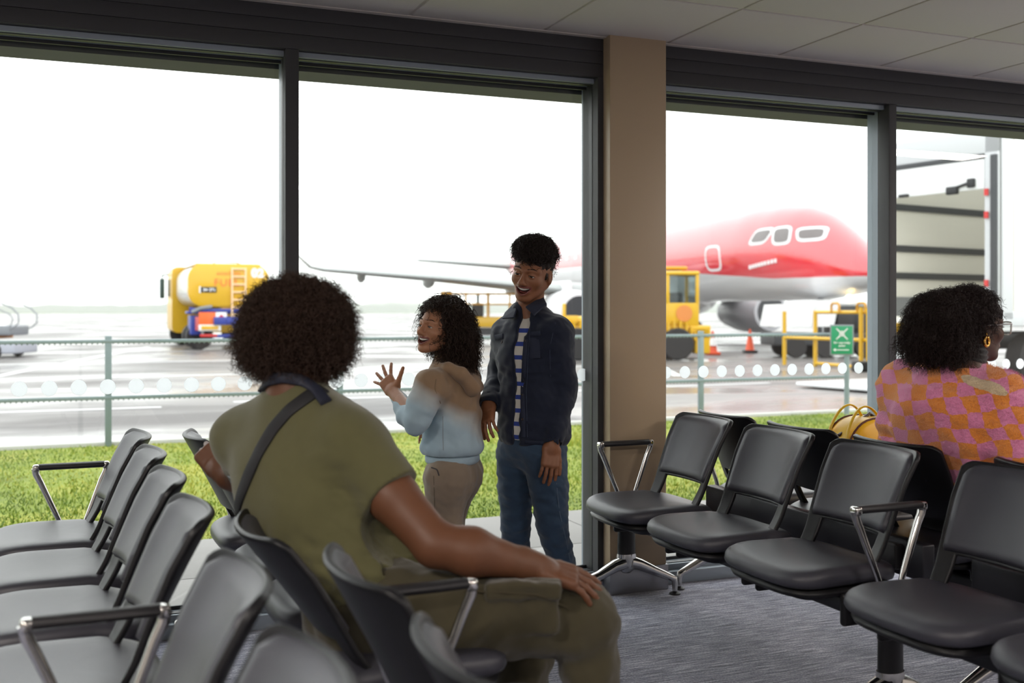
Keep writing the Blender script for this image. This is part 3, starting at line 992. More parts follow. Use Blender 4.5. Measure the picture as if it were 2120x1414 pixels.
bm_ = mat('lit_beacon', (1, .6, .2, 1), .3)
bm_.node_tree.nodes['Principled BSDF'].inputs['Emission Color'].default_value = (1, .72, .30, 1)
bm_.node_tree.nodes['Principled BSDF'].inputs['Emission Strength'].default_value = 6
MB().lathe([(.02, 1.9), (.13, 1.9), (.13, 2.06), (.06, 2.14), (.01, 2.15)], 16, M=TR((2.62, .2, 0))).build('beacon', bm_, sv, angle=40)
for x in (.75, 1.75, 3.1):
    wheel(sv, x, .1, .36, .26); wheel(sv, x, 1.7, .36, .26)
MB().box((2.6, -.02, 1.2), (.9, .02, .5), bev=.01).build('cab_window', M['blackp'], sv, angle=30)

# --- traffic cones
def cone(l, d, h, mt, base, label, collar=None):
    r = root_at('traffic_cone', l, d, 0, label, 'traffic cone', group='cones on the apron')
    MB().box((0, 0, .05), (.44, .44, .10), bev=.03).build('base', M[base], r, angle=40)
    MB().lathe([(.17, .09), (.15, .12), (.03, h), (.01, h)], 20).build('cone', M[mt], r, angle=50)
    if collar:
        MB().lathe([(.135, .30), (.14, .30), (.075, h - .22), (.07, h - .22)], 20).build('reflective_collar', M['white'], r, angle=50)
cone(7.95, 35.5, .80, 'cone', 'blackp', 'orange cone on a black base standing left of the dark truck')
cone(6.42, 34.0, .78, 'cone', 'cone', 'orange and white cone behind the yellow tractor', collar=True)

# --- yellow safety barrier in front
P = [cam2w((u - 1060) / FPX * d, d, 0) for u, d in ((1624, 27.8), (1688, 27.0), (1783, 25.2), (1798, 24.8), (1862, 24.2))]
br = empty('yellow_barrier', (P[0].x, P[0].y, GZ), 0, label='yellow tubular safety barrier behind the assembly point sign', category='barrier')
Q = [p - P[0] for p in P]
for q, h in zip(Q, (1.40, 1.42, 1.50, 1.48, 1.45)):
    MB().tube([(q.x, q.y, 0), (q.x, q.y, h)], .055, 10).build('post', M['yellow'], br, angle=60)
for z, a, b in ((.72, 0, 4), (.08, 1, 3), (1.38, 1, 4)):
    MB().tube([(Q[a].x, Q[a].y, z), (Q[b].x, Q[b].y, z)], .045, 10).build('rail', M['yellow'], br, angle=60)
for q in (Q[2] * .45 + Q[1] * .55, Q[2]):
    e = (Q[2] - Q[1]).normalized() * .16
    MB().tube([q - e + Vector((0, 0, 1.38)), q - e + Vector((0, 0, 1.55)), q - e * .6 + Vector((0, 0, 1.60)), q + e * .6 + Vector((0, 0, 1.60)), q + e + Vector((0, 0, 1.55)), q + e + Vector((0, 0, 1.38))], .03, 8).build('hoop_handle', M['yellow2'], br, angle=60)
MB().box((Q[3].x + .1, Q[3].y, .12), (.9, .4, .24), bev=.04).build('ballast_foot', M['blackp'], br, angle=40)

# --- high box truck on the right, rear door open
bt = empty('box_truck', (14.829, 13.945, GZ), math.atan2(2.666, -.451) - PI / 2, label='tall white box truck with its rear open, right of the windows', category='box truck')
# local: +y = across the rear (to the far side), +x = along the body (away to the right)
Wd, Ln, zf, zt = 2.70, 7.2, 1.25, 4.62
m = MB()
m.box((Ln / 2, .03, (zf + zt) / 2), (Ln, .06, zt - zf)); m.box((Ln / 2, Wd - .03, (zf + zt) / 2), (Ln, .06, zt - zf))
m.box((Ln - .03, Wd / 2, (zf + zt) / 2), (.06, Wd, zt - zf)); m.box((Ln / 2, Wd / 2, zf), (Ln, Wd, .12))
m.build('box_body', mat('box_lining', col(222, 218, 208), .6), bt, smooth=False)
MB().box((Ln / 2, Wd / 2, zt - .02), (Ln, Wd, .03)).build('translucent_roof', translucent('translucent_roof', (.85, .86, .85, 1), .75), bt, smooth=False)
m = MB()
m.box((Ln / 2 + .2, -.012, (zf + zt) / 2), (Ln - .4, .02, zt - zf - .35)); m.build('side_panel', M['white'], bt, smooth=False)
m = MB()
m.box((.02, .14, (zf + zt) / 2), (.10, .28, zt - zf), bev=.02); m.box((.02, Wd - .10, (zf + zt) / 2), (.10, .20, zt - zf), bev=.02)
m.box((.02, Wd / 2, zt - .22), (.10, Wd, .44), bev=.02); m.box((.16, -.03, (zf + zt) / 2), (.30, .05, zt - zf), bev=.02); m.box((Ln / 2, -.03, zt - .06), (Ln, .05, .16), bev=.02); m.box((Ln / 2, -.03, zf + .02), (Ln, .05, .26), bev=.02)
m.build('rear_frame', mat('pale_box_frame', col(190, 192, 196), .45), bt, angle=30)
m = MB(); m.box((.0, Wd / 2 + .08, zt - .78), (.05, Wd - .42, .54), bev=.01); m.build('roller_shutter', M['white'], bt, angle=30)
MB().box((-.01, Wd / 2 + .08, zt - .475), (.07, Wd - .42, .09), bev=.01).build('shutter_gap', M['dgrey'], bt, angle=30)
m = MB(); m.box((-.06, .9, zt - 1.03), (.10, .22, .14), bev=.02); m.tube([(-.06, .9, zt - 1.0), (-.06, .55, zt - .92)], .025, 8); m.box((-.06, .52, zt - .93), (.08, .14, .16), bev=.02); m.box((-.06, 1.95, zt - 1.03), (.08, .2, .06), bev=.02)
m.build('shutter_latch', M['blackp'], bt, angle=40)
m = MB()
for z in (zf + 2.22, zf + 1.40, zf + .86):
    m.box((Ln / 2, Wd - .075, z), (Ln - .3, .03, .13))
m.build('load_rail', M['dgrey'], bt, smooth=False)
MB().box((Ln / 2, Wd - .08, zf + .25), (Ln - .3, .03, .38)).build('kick_board', mat('grey_kick_board', col(120, 122, 124), .6), bt, smooth=False)
m = MB(); m.box((-.05, -.02 + .10, 2.7), (.07, .12, 2.9), bev=.02); m.build('rubber_buffer', M['dgrey'], bt, angle=30)
for z in (1.9, 3.1, 3.5): MB().box((-.06, .22, z), (.02, .08, .12)).build('red_marker', M['red'], bt, smooth=False)
m = MB()
pts = []
for k in range(9):
    t = k / 8; pts.append(((1.9 + .18 * math.sin(k * 1.7)), .10, zf + .1 + t * 1.9))
m.loft([[(x - .5, .15, z), (x + .4, .15, z), (x + .4, .95 - .5 * (k / 8) ** 2, z), (x - .5, .95 - .5 * (k / 8) ** 2 - .08 * math.sin(k * 2), z)] for k, (x, y, z) in enumerate(pts)])
m.build('black_cover', M['dgrey'], bt, angle=60)
m = MB(); m.box((Ln / 2 + .2, Wd / 2, .85), (Ln - .6, 1.0, .3), bev=.03); m.box((2.6, .55, .70), (1.5, .7, .5), bev=.05)
m.build('chassis', M['dgrey'], bt, angle=30)
for x in (1.3, 5.9):
    for y in (.28, Wd - .28): wheel(bt, x, y, .50, .36, 'greyp')
m = MB(); m.box((-1.15, Wd / 2, .07), (2.1, Wd - .1, .07), bev=.02); m.box((-.05, Wd / 2, .5), (.12, Wd - .4, .9), bev=.02)
m.build('tail_lift', M['white'], bt, angle=30)
yb = root_at('equipment_box', 8.05, 22.2, -6, 'yellow equipment box on legs beside the open box truck', 'equipment box')
MB().box((.3, .3, 1.22), (.75, .5, .50), bev=.05).build('box_body', M['yellow'], yb, angle=40)
MB().box((.3, .04, 1.27), (.34, .02, .09), bev=.005).build('white_label', M['white'], yb, angle=30)
for x in (.0, .6):
    for y in (.12, .48): MB().box((x, y, .5), (.06, .06, 1.0), bev=.01).build('leg', M['greyp'], yb, angle=30)
MB().box((.3, .3, .82), (.8, .55, .10), bev=.02).build('tray', M['yellow2'], yb, angle=30)

# --- the aircraft. local: x = distance back from the nose (towards the tail), y = starboard (+), z up
nose = cam2w(10.78, 31.0)
# backwards direction in the camera frame (-.287, .958)
ac = empty('airliner', (nose.x, nose.y, GZ), math.atan2(.958, -.287) - YAW, label='red and white jet airliner with its nose towards the box truck', category='aircraft')
# starboard in the camera frame is (-.958,-.287) = backwards rotated +90 deg
SEC = [(0, .05, .06, 2.45), (.15, .28, .25, 2.46), (.5, .55, .50, 2.50), (1.0, .82, .78, 2.62), (1.6, 1.02, 1.02, 2.80), (2.3, 1.18, 1.28, 2.98), (3.1, 1.32, 1.50, 3.14), (4.2, 1.44, 1.64, 3.26), (5.8, 1.52, 1.70, 3.36), (8, 1.54, 1.72, 3.38), (12, 1.54, 1.72, 3.38), (20, 1.54, 1.72, 3.38), (26, 1.54, 1.70, 3.40), (30, 1.40, 1.52, 3.58), (33.5, 1.10, 1.20, 3.86), (36.5, .72, .80, 4.16), (38.6, .35, .42, 4.42), (39.4, .10, .14, 4.50)]
def hull_sec(s):
    for a, b in zip(SEC, SEC[1:]):
        if a[0] <= s <= b[0]:
            t = (s - a[0]) / (b[0] - a[0])
            return [a[k] + (b[k] - a[k]) * t for k in (1, 2, 3)]
    return list(SEC[-1][1:])
def hull(s, phi, off=0.0):
    w_, h_, zc = hull_sec(s)
    return Vector((s, (w_ + off) * math.cos(phi), zc + .1 + (h_ + off) * math.sin(phi)))
ss = []
for a, b in zip(SEC, SEC[1:]):
    k = max(1, int((b[0] - a[0]) / .5)); ss += [a[0] + (b[0] - a[0]) * i / k for i in range(k)]
ss.append(39.4)
m = MB(); m.loft([[hull(s, 2 * PI * k / 56) for k in range(56)] for s in ss])
def livery():
    mt = mat('airliner_red_and_white', (.66, .02, .035, 1), .28, coat=.7)
    nt, N, L, b = nodes_of(mt)
    tc = N.new('ShaderNodeTexCoord'); sx = N.new('ShaderNodeSeparateXYZ'); L.new(tc.outputs['Object'], sx.inputs[0])
    dv = N.new('ShaderNodeMath'); dv.operation = 'DIVIDE'; dv.inputs[1].default_value = 40; L.new(sx.outputs['X'], dv.inputs[0])
    z = lambda v: (v / 5,) * 3 + (1,)
    rp = ramp(nt, dv.outputs[0], [(.0, z(2.33)), (.10, z(2.36)), (.22, z(2.68)), (.33, z(3.12)), (.42, z(3.34)), (.55, z(3.42)), (.70, z(3.44)), (.82, z(3.40)), (1.0, z(3.9))])
    r5 = N.new('ShaderNodeMath'); r5.operation = 'MULTIPLY_ADD'; r5.inputs[1].default_value = 5; r5.inputs[2].default_value = .1; L.new(rp, r5.inputs[0])
    gt = N.new('ShaderNodeMath'); gt.operation = 'GREATER_THAN'; L.new(sx.outputs['Z'], gt.inputs[0]); L.new(r5.outputs[0], gt.inputs[1])
    mx = N.new('ShaderNodeMix'); mx.data_type = 'RGBA'; mx.inputs[6].default_value = (.62, .63, .65, 1); mx.inputs[7].default_value = (.66, .018, .035, 1)
    L.new(gt.outputs[0], mx.inputs[0]); L.new(mx.outputs[2], b.inputs['Base Color'])
    b.inputs['Coat IOR'].default_value = 1.75; b.inputs['Coat Weight'].default_value = 1.0
    return mt
fus = m.build('fuselage', livery(), ac, angle=180)
def hpatch(s0, s1, z0, z1, off, mt, name, parent, skew=0.0, side=1, r=.3, n=10, hole=None):
    """rounded patch hugging the hull between heights z0, z1"""
    def pt(s, z, o=off):
        w_, h_, zc = hull_sec(s); q = max(-.999, min(.999, (z - zc - .1) / h_)); ph = math.asin(q)
        p = hull(s, ph, o); p.y *= side; return p
    ring = []
    cx, cz, hw, hh = (s0 + s1) / 2, (z0 + z1) / 2, (s1 - s0) / 2, (z1 - z0) / 2
    e = 2 / 4.0
    def loop(k):
        out = []
        for i in range(28):
            a = 2 * PI * i / 28; ca, sa = math.cos(a), math.sin(a)
            x = math.copysign(abs(ca) ** e, ca) * k; y = math.copysign(abs(sa) ** e, sa) * k
            out.append((cx + hw * x + skew * y * hh, cz + hh * y))
        return out
    m = MB()
    ks = [hole, 1.0] if hole else [.02, .35, .7, 1.0]
    loops = [loop(k) for k in ks]
    vs = [pt(s, z) for lp in loops for s, z in lp] + [pt(s, z, -.02) for s, z in loops[-1]]
    fs = []
    for i in range(len(loops)):
        for k in range(28):
            fs.append((i * 28 + k, i * 28 + (k + 1) % 28, (i + 1) * 28 + (k + 1) % 28, (i + 1) * 28 + k))
    m.add(vs, fs)
    return m.build(name, mt, parent, angle=60)
M['pane_dark'] = mat('aircraft_window', col(92, 84, 84), .15, coat=.5)
M['awhite'] = mat('aircraft_white', (.72, .72, .74, 1), .35, coat=.4)
for i in range(20):
    s = 13.3 + i * 1.22 if i else 13.3
    if s > 33: break
    wn = hpatch(s - .17, s + .17, 3.92, 4.28, .012, M['awhite'], 'cabin_window', fus, r=.5)
    hpatch(s - .09, s + .09, 4.0, 4.22, .018, M['pane_dark'], 'window_pane', wn)
hpatch(7.0, 8.15, 2.82, 3.74, .012, M['awhite'], 'service_door', fus, hole=.82)
for side in (1, -1):
    for (a, b, z0, z1, sk) in ((1.75, 2.75, 3.55, 4.02, .55), (2.95, 3.85, 3.50, 4.12, .25), (3.95, 5.0, 3.58, 4.12, -.7)):
        fw = hpatch(a, b, z0, z1, .012, M['awhite'], 'cockpit_window', fus, skew=sk, side=side)
        hpatch(a + .1, b - .1, z0 + .09, z1 - .08, .02, M['pane_dark'], 'window_pane', fw, skew=sk, side=side)
m = MB()
for k in range(9):
    s_k = 3.6 + k * .19; w_, h_, zc = hull_sec(s_k); p = hull(s_k, math.asin((3.02 - .018 * k - zc - .1) / h_), .012); m.box((p.x, p.y, p.z), (.13, .02, .13))
m.build('small_lettering', M['awhite'], fus, smooth=False)
# wings (lofted aerofoils)
def foil(c, t, n=10):
    pts = []
    for k in range(n + 1):
        x = c * (1 - math.cos(PI * k / n)) / 2; pts.append((x, t * 4 * math.sqrt(max(0, x / c)) * (1 - x / c) * .55))
    up = pts; dn = [(x, -z * .6) for x, z in reversed(pts[1:-1])]
    return up + dn
def wing(stations, name, mt, side=1):
    m = MB(); rings = []
    for (q, s, z, c, t) in stations:
        rings.append([(s + x, side * q, z + h) for x, h in foil(c, t)])
    m.loft(rings); return m.build(name, mt, ac, angle=60)
M['wing'] = mat('wing_grey', (.34, .36, .36, 1), .45)
ws = [(1.0, 13.5, 2.0, 5.6, .62), (4.5, 15.4, 2.32, 3.9, .42), (9, 16.6, 2.74, 2.7, .28), (14.0, 17.9, 3.12, 1.5, .14), (14.5, 18.3, 3.24, 1.2, .10), (15.2, 19.3, 3.98, .55, .05)]
for side in (1, -1):
    w_ = wing(ws, 'wing', M['wing'], side)
    for q, L_ in ((5.6, 2.8), (9.4, 2.0), (12.3, 1.2)):
        s = 15.9 + q * .22; z = 2.0 + q * .08
        rings = [[(s + L_ * x, side * q + .20 * rr * math.cos(a), z - .12 + .26 * rr * math.sin(a)) for a in [2 * PI * k / 10 for k in range(10)]] for x, rr in ((0, .1), (.15, .7), (.5, 1), (.85, .6), (1.0, .1))]
        MB().loft(rings).build('flap_fairing', M['wing'], w_, angle=60)
    wing([(.3, 34.4, 4.05, 3.0, .30), (6.0, 37.2, 4.50, 1.3, .12)], 'tailplane', M['wing'], side)
    # nacelle
    y = side * 4.35
    prof = [(13.6, .66), (13.62, .80), (13.9, .88), (14.8, .93), (16.2, .84), (17.3, .62), (17.35, .52)]
    nc = MB().loft([[(s, y + r * math.cos(2 * PI * k / 28), 1.36 + r * math.sin(2 * PI * k / 28)) for k in range(28)] for s, r in prof], caps=False)
    nc.loft([[(s, y + r * math.cos(-2 * PI * k / 28), 1.36 + r * math.sin(-2 * PI * k / 28)) for k in range(28)] for s, r in ((13.6, .66), (14.6, .62))], mi=1)
    nc.loft([[(s, y + r * math.cos(2 * PI * k / 16), 1.36 + r * math.sin(2 * PI * k / 16)) for k in range(16)] for s, r in ((17.0, .5), (18.3, .08))], mi=2)
    en = nc.build('engine', [M['awhite'] if side > 0 else mat('nacelle_grey', (.42, .43, .46, 1), .35, coat=.3), M['dgrey'], M['greyp']], ac, angle=50)
    MB().box((16.0, y, 2.2), (2.6, .22, .9), bev=.1).build('pylon', M['awhite'], en, angle=40)
# belly fairing and landing gear
MB().loft([[(s, w_ * math.cos(2 * PI * k / 24), 1.95 + h_ * math.sin(2 * PI * k / 24)) for k in range(24)] for s, w_, h_ in ((11, .3, .3), (13, 1.5, .75), (17, 1.75, .9), (20.5, 1.6, .8), (23, .3, .3))]).build('belly_fairing', M['awhite'], ac, angle=60)
def gear(s, y, r):
    m = MB(); m.tube([(s, y, 2.0), (s, y, r)], .10, 10); m.box((s, y, r), (.12, .7, .12))
    g = m.build('landing_gear', M['greyp'], ac, angle=40)
    for dy in (-.28, .28): wheel(g, s, y + dy, r, .22)
gear(3.2, 0, .32); gear(17.6, 2.6, .46); gear(17.6, -2.6, .46)
# ------------------------------------------------------------------ smooth body modelling (distance fields -> one continuous surface)
def A3(v): return np.array((v[0], v[1], v[2]), dtype=np.float64)

def smin(a, b, k):
    if k <= 0: return np.minimum(a, b)
    h = np.maximum(k - np.abs(a - b), 0) / k
    return np.minimum(a, b) - h * h * k * .25

def smax(a, b, k):
    return -smin(-a, -b, k)

def sd_cone(P, a, b, ra, rb):
    a, b = A3(a), A3(b); ba = b - a
    h = np.clip(((P - a) @ ba) / max(1e-9, ba @ ba), 0, 1)
    return np.linalg.norm(P - a - h[:, None] * ba, axis=1) - (ra + (rb - ra) * h)

def sd_ell(P, c, r, Rm=None):
    q = P - A3(c)
    if Rm is not None: q = q @ Rm
    r = np.array(r, dtype=np.float64)
    k0 = np.linalg.norm(q / r, axis=1); k1 = np.linalg.norm(q / (r * r), axis=1)
    return np.where(k1 > 1e-9, k0 * (k0 - 1) / np.maximum(k1, 1e-9), -r.min())

def sd_box(P, c, hs, rad, Rm=None):
    q = P - A3(c)
    if Rm is not None: q = q @ Rm
    q = np.abs(q) - (np.array(hs) - rad)
    return np.linalg.norm(np.maximum(q, 0), axis=1) + np.minimum(q.max(axis=1), 0) - rad

def basis(F, U):
    """columns: x = right of the facing direction, y = forward F, z = up"""
    F = A3(F); F /= np.linalg.norm(F); U = A3(U)
    X = np.cross(F, U); X /= np.linalg.norm(X); Z = np.cross(X, F)
    return np.stack([X, F, Z], axis=1)

class Field:
    """ops: (function, blend radius, mode, bounding sphere or None)"""
    def __init__(self): self.ops = []
    def _b(self, pts, r): 
        pts = [A3(p) for p in pts]; c = sum(pts) / len(pts)
        return c, max(np.linalg.norm(p - c) for p in pts) + r
    def cone(self, a, b, ra, rb, k=.03): self.ops.append((lambda P: sd_cone(P, a, b, ra, rb), k, 0, self._b([a, b], max(ra, rb)))); return self
    def chain(self, pts, rs, k=.03):
        for i in range(len(pts) - 1): self.cone(pts[i], pts[i + 1], rs[i], rs[i + 1], k if i == 0 else .015)
        return self
    def ell(self, c, r, Rm=None, k=.03): self.ops.append((lambda P: sd_ell(P, c, r, Rm), k, 0, self._b([c], max(r)))); return self
    def box(self, c, hs, rad, Rm=None, k=.02): self.ops.append((lambda P: sd_box(P, c, hs, rad, Rm), k, 0, self._b([c], sum(hs)))); return self
    def fn(self, f, k=.02): self.ops.append((f, k, 0, None)); return self
    def cut(self, f, k=.005, bound=None): self.ops.append((f, k, 1, bound)); return self       # removes where f < 0
    def keep(self, f, k=.004): self.ops.append((f, k, 2, None)); return self      # keeps only f < 0
    def add(self, f): self.ops.append((f, 0, 3, None)); return self               # adds a displacement
    def merge(self, other, k=.02, bound=None): self.ops.append((other, k, 0, bound)); return self
    def __call__(self, P):
        d = np.full(len(P), 9.0)
        lo, hi = P.min(0), P.max(0); pc = (lo + hi) / 2; pr = np.linalg.norm(hi - lo) / 2
        small = pr < .35
        for f, k, mode, bd in self.ops:
            if small and bd is not None and np.linalg.norm(bd[0] - pc) - bd[1] - pr > .10: continue
            if mode == 0: d = smin(d, f(P), k)
            elif mode == 1: d = smax(d, -f(P), k)
            elif mode == 2: d = smax(d, f(P), k)
            else: d = d + f(P)
        return d

def plane(p, n):
    p, n = A3(p), A3(n); n = n / np.linalg.norm(n)
    return lambda P: (P - p) @ n            # negative behind the plane

def wrinkle(P, f, amp, seed=0, stretch=(1, 1, 1)):
    r = np.random.default_rng(seed)
    q = P * np.array(stretch)
    o = np.zeros(len(P))
    wx = np.sin(q @ r.normal(0, f * .5, 3) + r.uniform(0, 6))
    for i in range(5):
        w = r.normal(0, 1, 3); w = w / np.linalg.norm(w) * f * (1 + .5 * i)
        o += np.sin(q @ w + 1.6 * wx + r.uniform(0, 6)) / (1 + .5 * i)
    return amp * o * .45

def sample_box(field, lo, hi, h):
    """field on a grid; only blocks near the surface are evaluated finely"""
    lo, hi = np.array(lo, float), np.array(hi, float)
    B = 8
    nb = np.maximum(1, np.ceil((hi - lo) / (h * B)).astype(int))
    n = nb * B + 1
    V = np.empty(tuple(n), np.float32)
    cx = [lo[i] + (np.arange(nb[i]) + .5) * B * h for i in range(3)]
    G = np.stack(np.meshgrid(*cx, indexing='ij'), -1).reshape(-1, 3)
    dc = field(G)
    near = np.abs(dc) < B * h * .87 * 1.7 + .012
    ii = np.stack(np.meshgrid(*[np.arange(k) for k in nb], indexing='ij'), -1).reshape(-1, 3)
    big = np.where(dc < 0, -1.0, 1.0).reshape(nb)
    V[:-1, :-1, :-1] = np.repeat(np.repeat(np.repeat(big, B, 0), B, 1), B, 2)
    V[-1] = V[-2]; V[:, -1] = V[:, -2]; V[:, :, -1] = V[:, :, -2]
    a = np.arange(B + 1)
    off = np.stack(np.meshgrid(a, a, a, indexing='ij'), -1).reshape(-1, 3)
    idx = ii[near]
    key = (idx // 4) @ np.array([10000, 100, 1]); order = np.argsort(key, kind='stable'); idx = idx[order]; key = key[order]
    cuts = [0] + list(np.where(np.diff(key))[0] + 1) + [len(idx)]
    for c, c2 in zip(cuts, cuts[1:]):
        sub = idx[c:c2]
        if len(sub) == 0: continue
        g = (sub[:, None, :] * B + off[None]).reshape(-1, 3)
        d = field(lo + g * h)
        V[g[:, 0], g[:, 1], g[:, 2]] = d
    return V, lo

def surface_nets(V, lo, h):
    S = V < 0
    c = [S[dx:S.shape[0] - 1 + dx, dy:S.shape[1] - 1 + dy, dz:S.shape[2] - 1 + dz] for dx in (0, 1) for dy in (0, 1) for dz in (0, 1)]
    cnt = sum(x.astype(np.int8) for x in c)
    act = (cnt > 0) & (cnt < 8)
    I = np.argwhere(act)
    if len(I) == 0: return np.zeros((0, 3)), np.zeros((0, 4), int)
    idm = np.full(act.shape, -1, np.int64); idm[act] = np.arange(len(I))
    acc = np.zeros((len(I), 3)); num = np.zeros(len(I))
    cor = np.array([(x, y, z) for x in (0, 1) for y in (0, 1) for z in (0, 1)])
    vals = np.stack([V[I[:, 0] + q[0], I[:, 1] + q[1], I[:, 2] + q[2]] for q in cor], 1)
    for a in range(8):
        for b in range(a + 1, 8):
            if np.abs(cor[a] - cor[b]).sum() != 1: continue
            va, vb = vals[:, a], vals[:, b]
            m = (va < 0) != (vb < 0)
            t = np.where(m, va / np.where(m, va - vb, 1), 0)
            p = cor[a] + t[:, None] * (cor[b] - cor[a])
            acc += p * m[:, None]; num += m
    Vt = lo + (I + acc / num[:, None]) * h
    F = []
    for ax in range(3):
        u, w = (ax + 1) % 3, (ax + 2) % 3
        s0 = [slice(None)] * 3; s1 = [slice(None)] * 3
        s0[ax] = slice(0, -1); s1[ax] = slice(1, None)
        ch = S[tuple(s0)] != S[tuple(s1)]
        E = np.argwhere(ch)
        ok = (E[:, u] > 0) & (E[:, w] > 0) & (E[:, u] < S.shape[u] - 1) & (E[:, w] < S.shape[w] - 1)
        E = E[ok]
        if len(E) == 0: continue
        flip = S[E[:, 0], E[:, 1], E[:, 2]]
        q = []
        for du, dw in ((-1, -1), (0, -1), (0, 0), (-1, 0)):
            g = E.copy(); g[:, u] += du; g[:, w] += dw
            q.append(idm[g[:, 0], g[:, 1], g[:, 2]])
        q = np.stack(q, 1)
        q[~flip] = q[~flip][:, ::-1]
        q = q[(q >= 0).all(1)]
        F.append(q)
    return Vt, np.concatenate(F)

def grad(field, P, e=.002):
    g = np.stack([field(P + np.array(d) * e) - field(P - np.array(d) * e) for d in ((1, 0, 0), (0, 1, 0), (0, 0, 1))], 1)
    return g / np.maximum(1e-9, np.linalg.norm(g, axis=1))[:, None]

def field_mesh(name, parts, mats, parent, mi=None, smooth_iter=0):
    """parts: list of (field, lo, hi, step); joined into one mesh, local to parent"""
    vs, fs, b = [], [], 0
    for fld, lo, hi, h in parts:
        V, l = sample_box(fld, lo, hi, h)
        v, f = surface_nets(V, l, h)
        vs.append(v); fs.append(f + b); b += len(v)
    v = np.concatenate(vs); f = np.concatenate(fs)
    off = A3(parent.location) if parent is not None else np.zeros(3)
    m_idx = None
    if mi is not None:
        m_idx = mi(v[f].mean(axis=1))
    o = set_mesh(name, v - off, f, mats, parent, smooth=True, mi=m_idx)
    if smooth_iter:
        s = o.modifiers.new('smooth', 'SMOOTH'); s.iterations = smooth_iter; s.factor = .5
    return o, v, f

def march(field, u, v, d0, d1, n=160):
    """first hit of the view ray through pixel (u, v) with the field between distances d0 and d1"""
    ds = np.linspace(d0, d1, n)
    P = np.array([A3(at(u, v, d)) for d in ds])
    val = field(P)
    hit = np.where(val < 0)[0]
    if len(hit) == 0: return None, None
    k = max(1, hit[0]); t = val[k - 1] / max(1e-9, val[k - 1] - val[k])
    p = P[k - 1] + (P[k] - P[k - 1]) * t
    return p, grad(field, p[None])[0]

def band(name, field, pix, width, mt, parent, d0, d1, off=.004, th=.004, sub=6):
    """strip of cloth or stitching lying on the surface along a pixel path"""
    pts = []
    for (a, b) in zip(pix, pix[1:]):
        for k in range(sub): pts.append((a[0] + (b[0] - a[0]) * k / sub, a[1] + (b[1] - a[1]) * k / sub))
    pts.append(pix[-1])
    hit = [march(field, u, v, d0, d1) for u, v in pts]
    hit = [(p, n) for p, n in hit if p is not None]
    if len(hit) < 2: return None
    P = np.array([h[0] for h in hit]); N = np.array([h[1] for h in hit])
    for _ in range(2):
        P[1:-1] = (P[:-2] + P[1:-1] * 2 + P[2:]) / 4; N[1:-1] = (N[:-2] + N[1:-1] * 2 + N[2:]) / 4
    o3 = A3(parent.location); rings = []
    for i in range(len(P)):
        t = P[min(i + 1, len(P) - 1)] - P[max(i - 1, 0)]; t /= np.linalg.norm(t) + 1e-9
        n = N[i] / (np.linalg.norm(N[i]) + 1e-9); s = np.cross(t, n); s /= np.linalg.norm(s) + 1e-9
        c = P[i] + n * off - o3
        w = width / 2
        rings.append([c - s * w - n * th, c - s * w + n * th * .4, c - s * w * .8 + n * th, c + s * w * .8 + n * th, c + s * w + n * th * .4, c + s * w - n * th])
    return MB().loft(rings).build(name, mt, parent, angle=50)

def curls(name, roots, normals, mt, parent, length, coil, turns, sr, K=16, droop=0.0, jitter=.5, seed=1, tip=.35, flow=None, head=None, clear=None):
    """many curly strands as one mesh (3-sided tubes along helices); clear(local root points) drops roots over the face"""
    if clear is not None:
        kp = ~clear(head.l(roots)); roots, normals = roots[kp], normals[kp]
    r = np.random.default_rng(seed); n = len(roots)
    N = normals + r.normal(0, jitter, (n, 3))
    if flow is not None: N = N + np.array(flow)
    N /= np.linalg.norm(N, axis=1)[:, None]
    a = np.cross(N, np.array([0.3, .2, .93])); a /= np.linalg.norm(a, axis=1)[:, None] + 1e-9
    b = np.cross(N, a)
    L = length * r.uniform(.55, 1.25, n); ph = r.uniform(0, 2 * PI, n); hand = r.choice([-1, 1], n)
    cr = coil * r.uniform(.6, 1.3, n); tn = turns * r.uniform(.7, 1.3, n)
    t = np.linspace(0, 1, K)
    ang = ph[:, None] + hand[:, None] * 2 * PI * tn[:, None] * t[None]
    rad = cr[:, None] * np.minimum(1, t[None] * 3 + .15)
    P = roots[:, None, :] + N[:, None, :] * (L[:, None] * t[None])[..., None] + a[:, None, :] * (np.cos(ang) * rad)[..., None] + b[:, None, :] * (np.sin(ang) * rad)[..., None]
    P[..., 2] -= droop * L[:, None] * t[None] ** 2
    T = np.gradient(P, axis=1); T /= np.linalg.norm(T, axis=2)[..., None] + 1e-9
    S1 = np.cross(T, a[:, None, :]); S1 /= np.linalg.norm(S1, axis=2)[..., None] + 1e-9
    S2 = np.cross(T, S1)
    rr = sr * (1 - (1 - tip) * t)[None, :, None]
    V = np.stack([P + rr * (S1 * math.cos(q) + S2 * math.sin(q)) for q in (0, 2 * PI / 3, 4 * PI / 3)], 2)  # n,K,3,3
    idx = (np.arange(n)[:, None, None] * K + np.arange(K - 1)[None, :, None]) * 3 + np.arange(3)[None, None]
    nx_ = (np.arange(n)[:, None, None] * K + np.arange(K - 1)[None, :, None]) * 3 + (np.arange(3)[None, None] + 1) % 3
    F = np.stack([idx, nx_, nx_ + 3, idx + 3], -1).reshape(-1, 4)
    return set_mesh(name, V.reshape(-1, 3) - A3(parent.location), F, mt, parent, smooth=True)

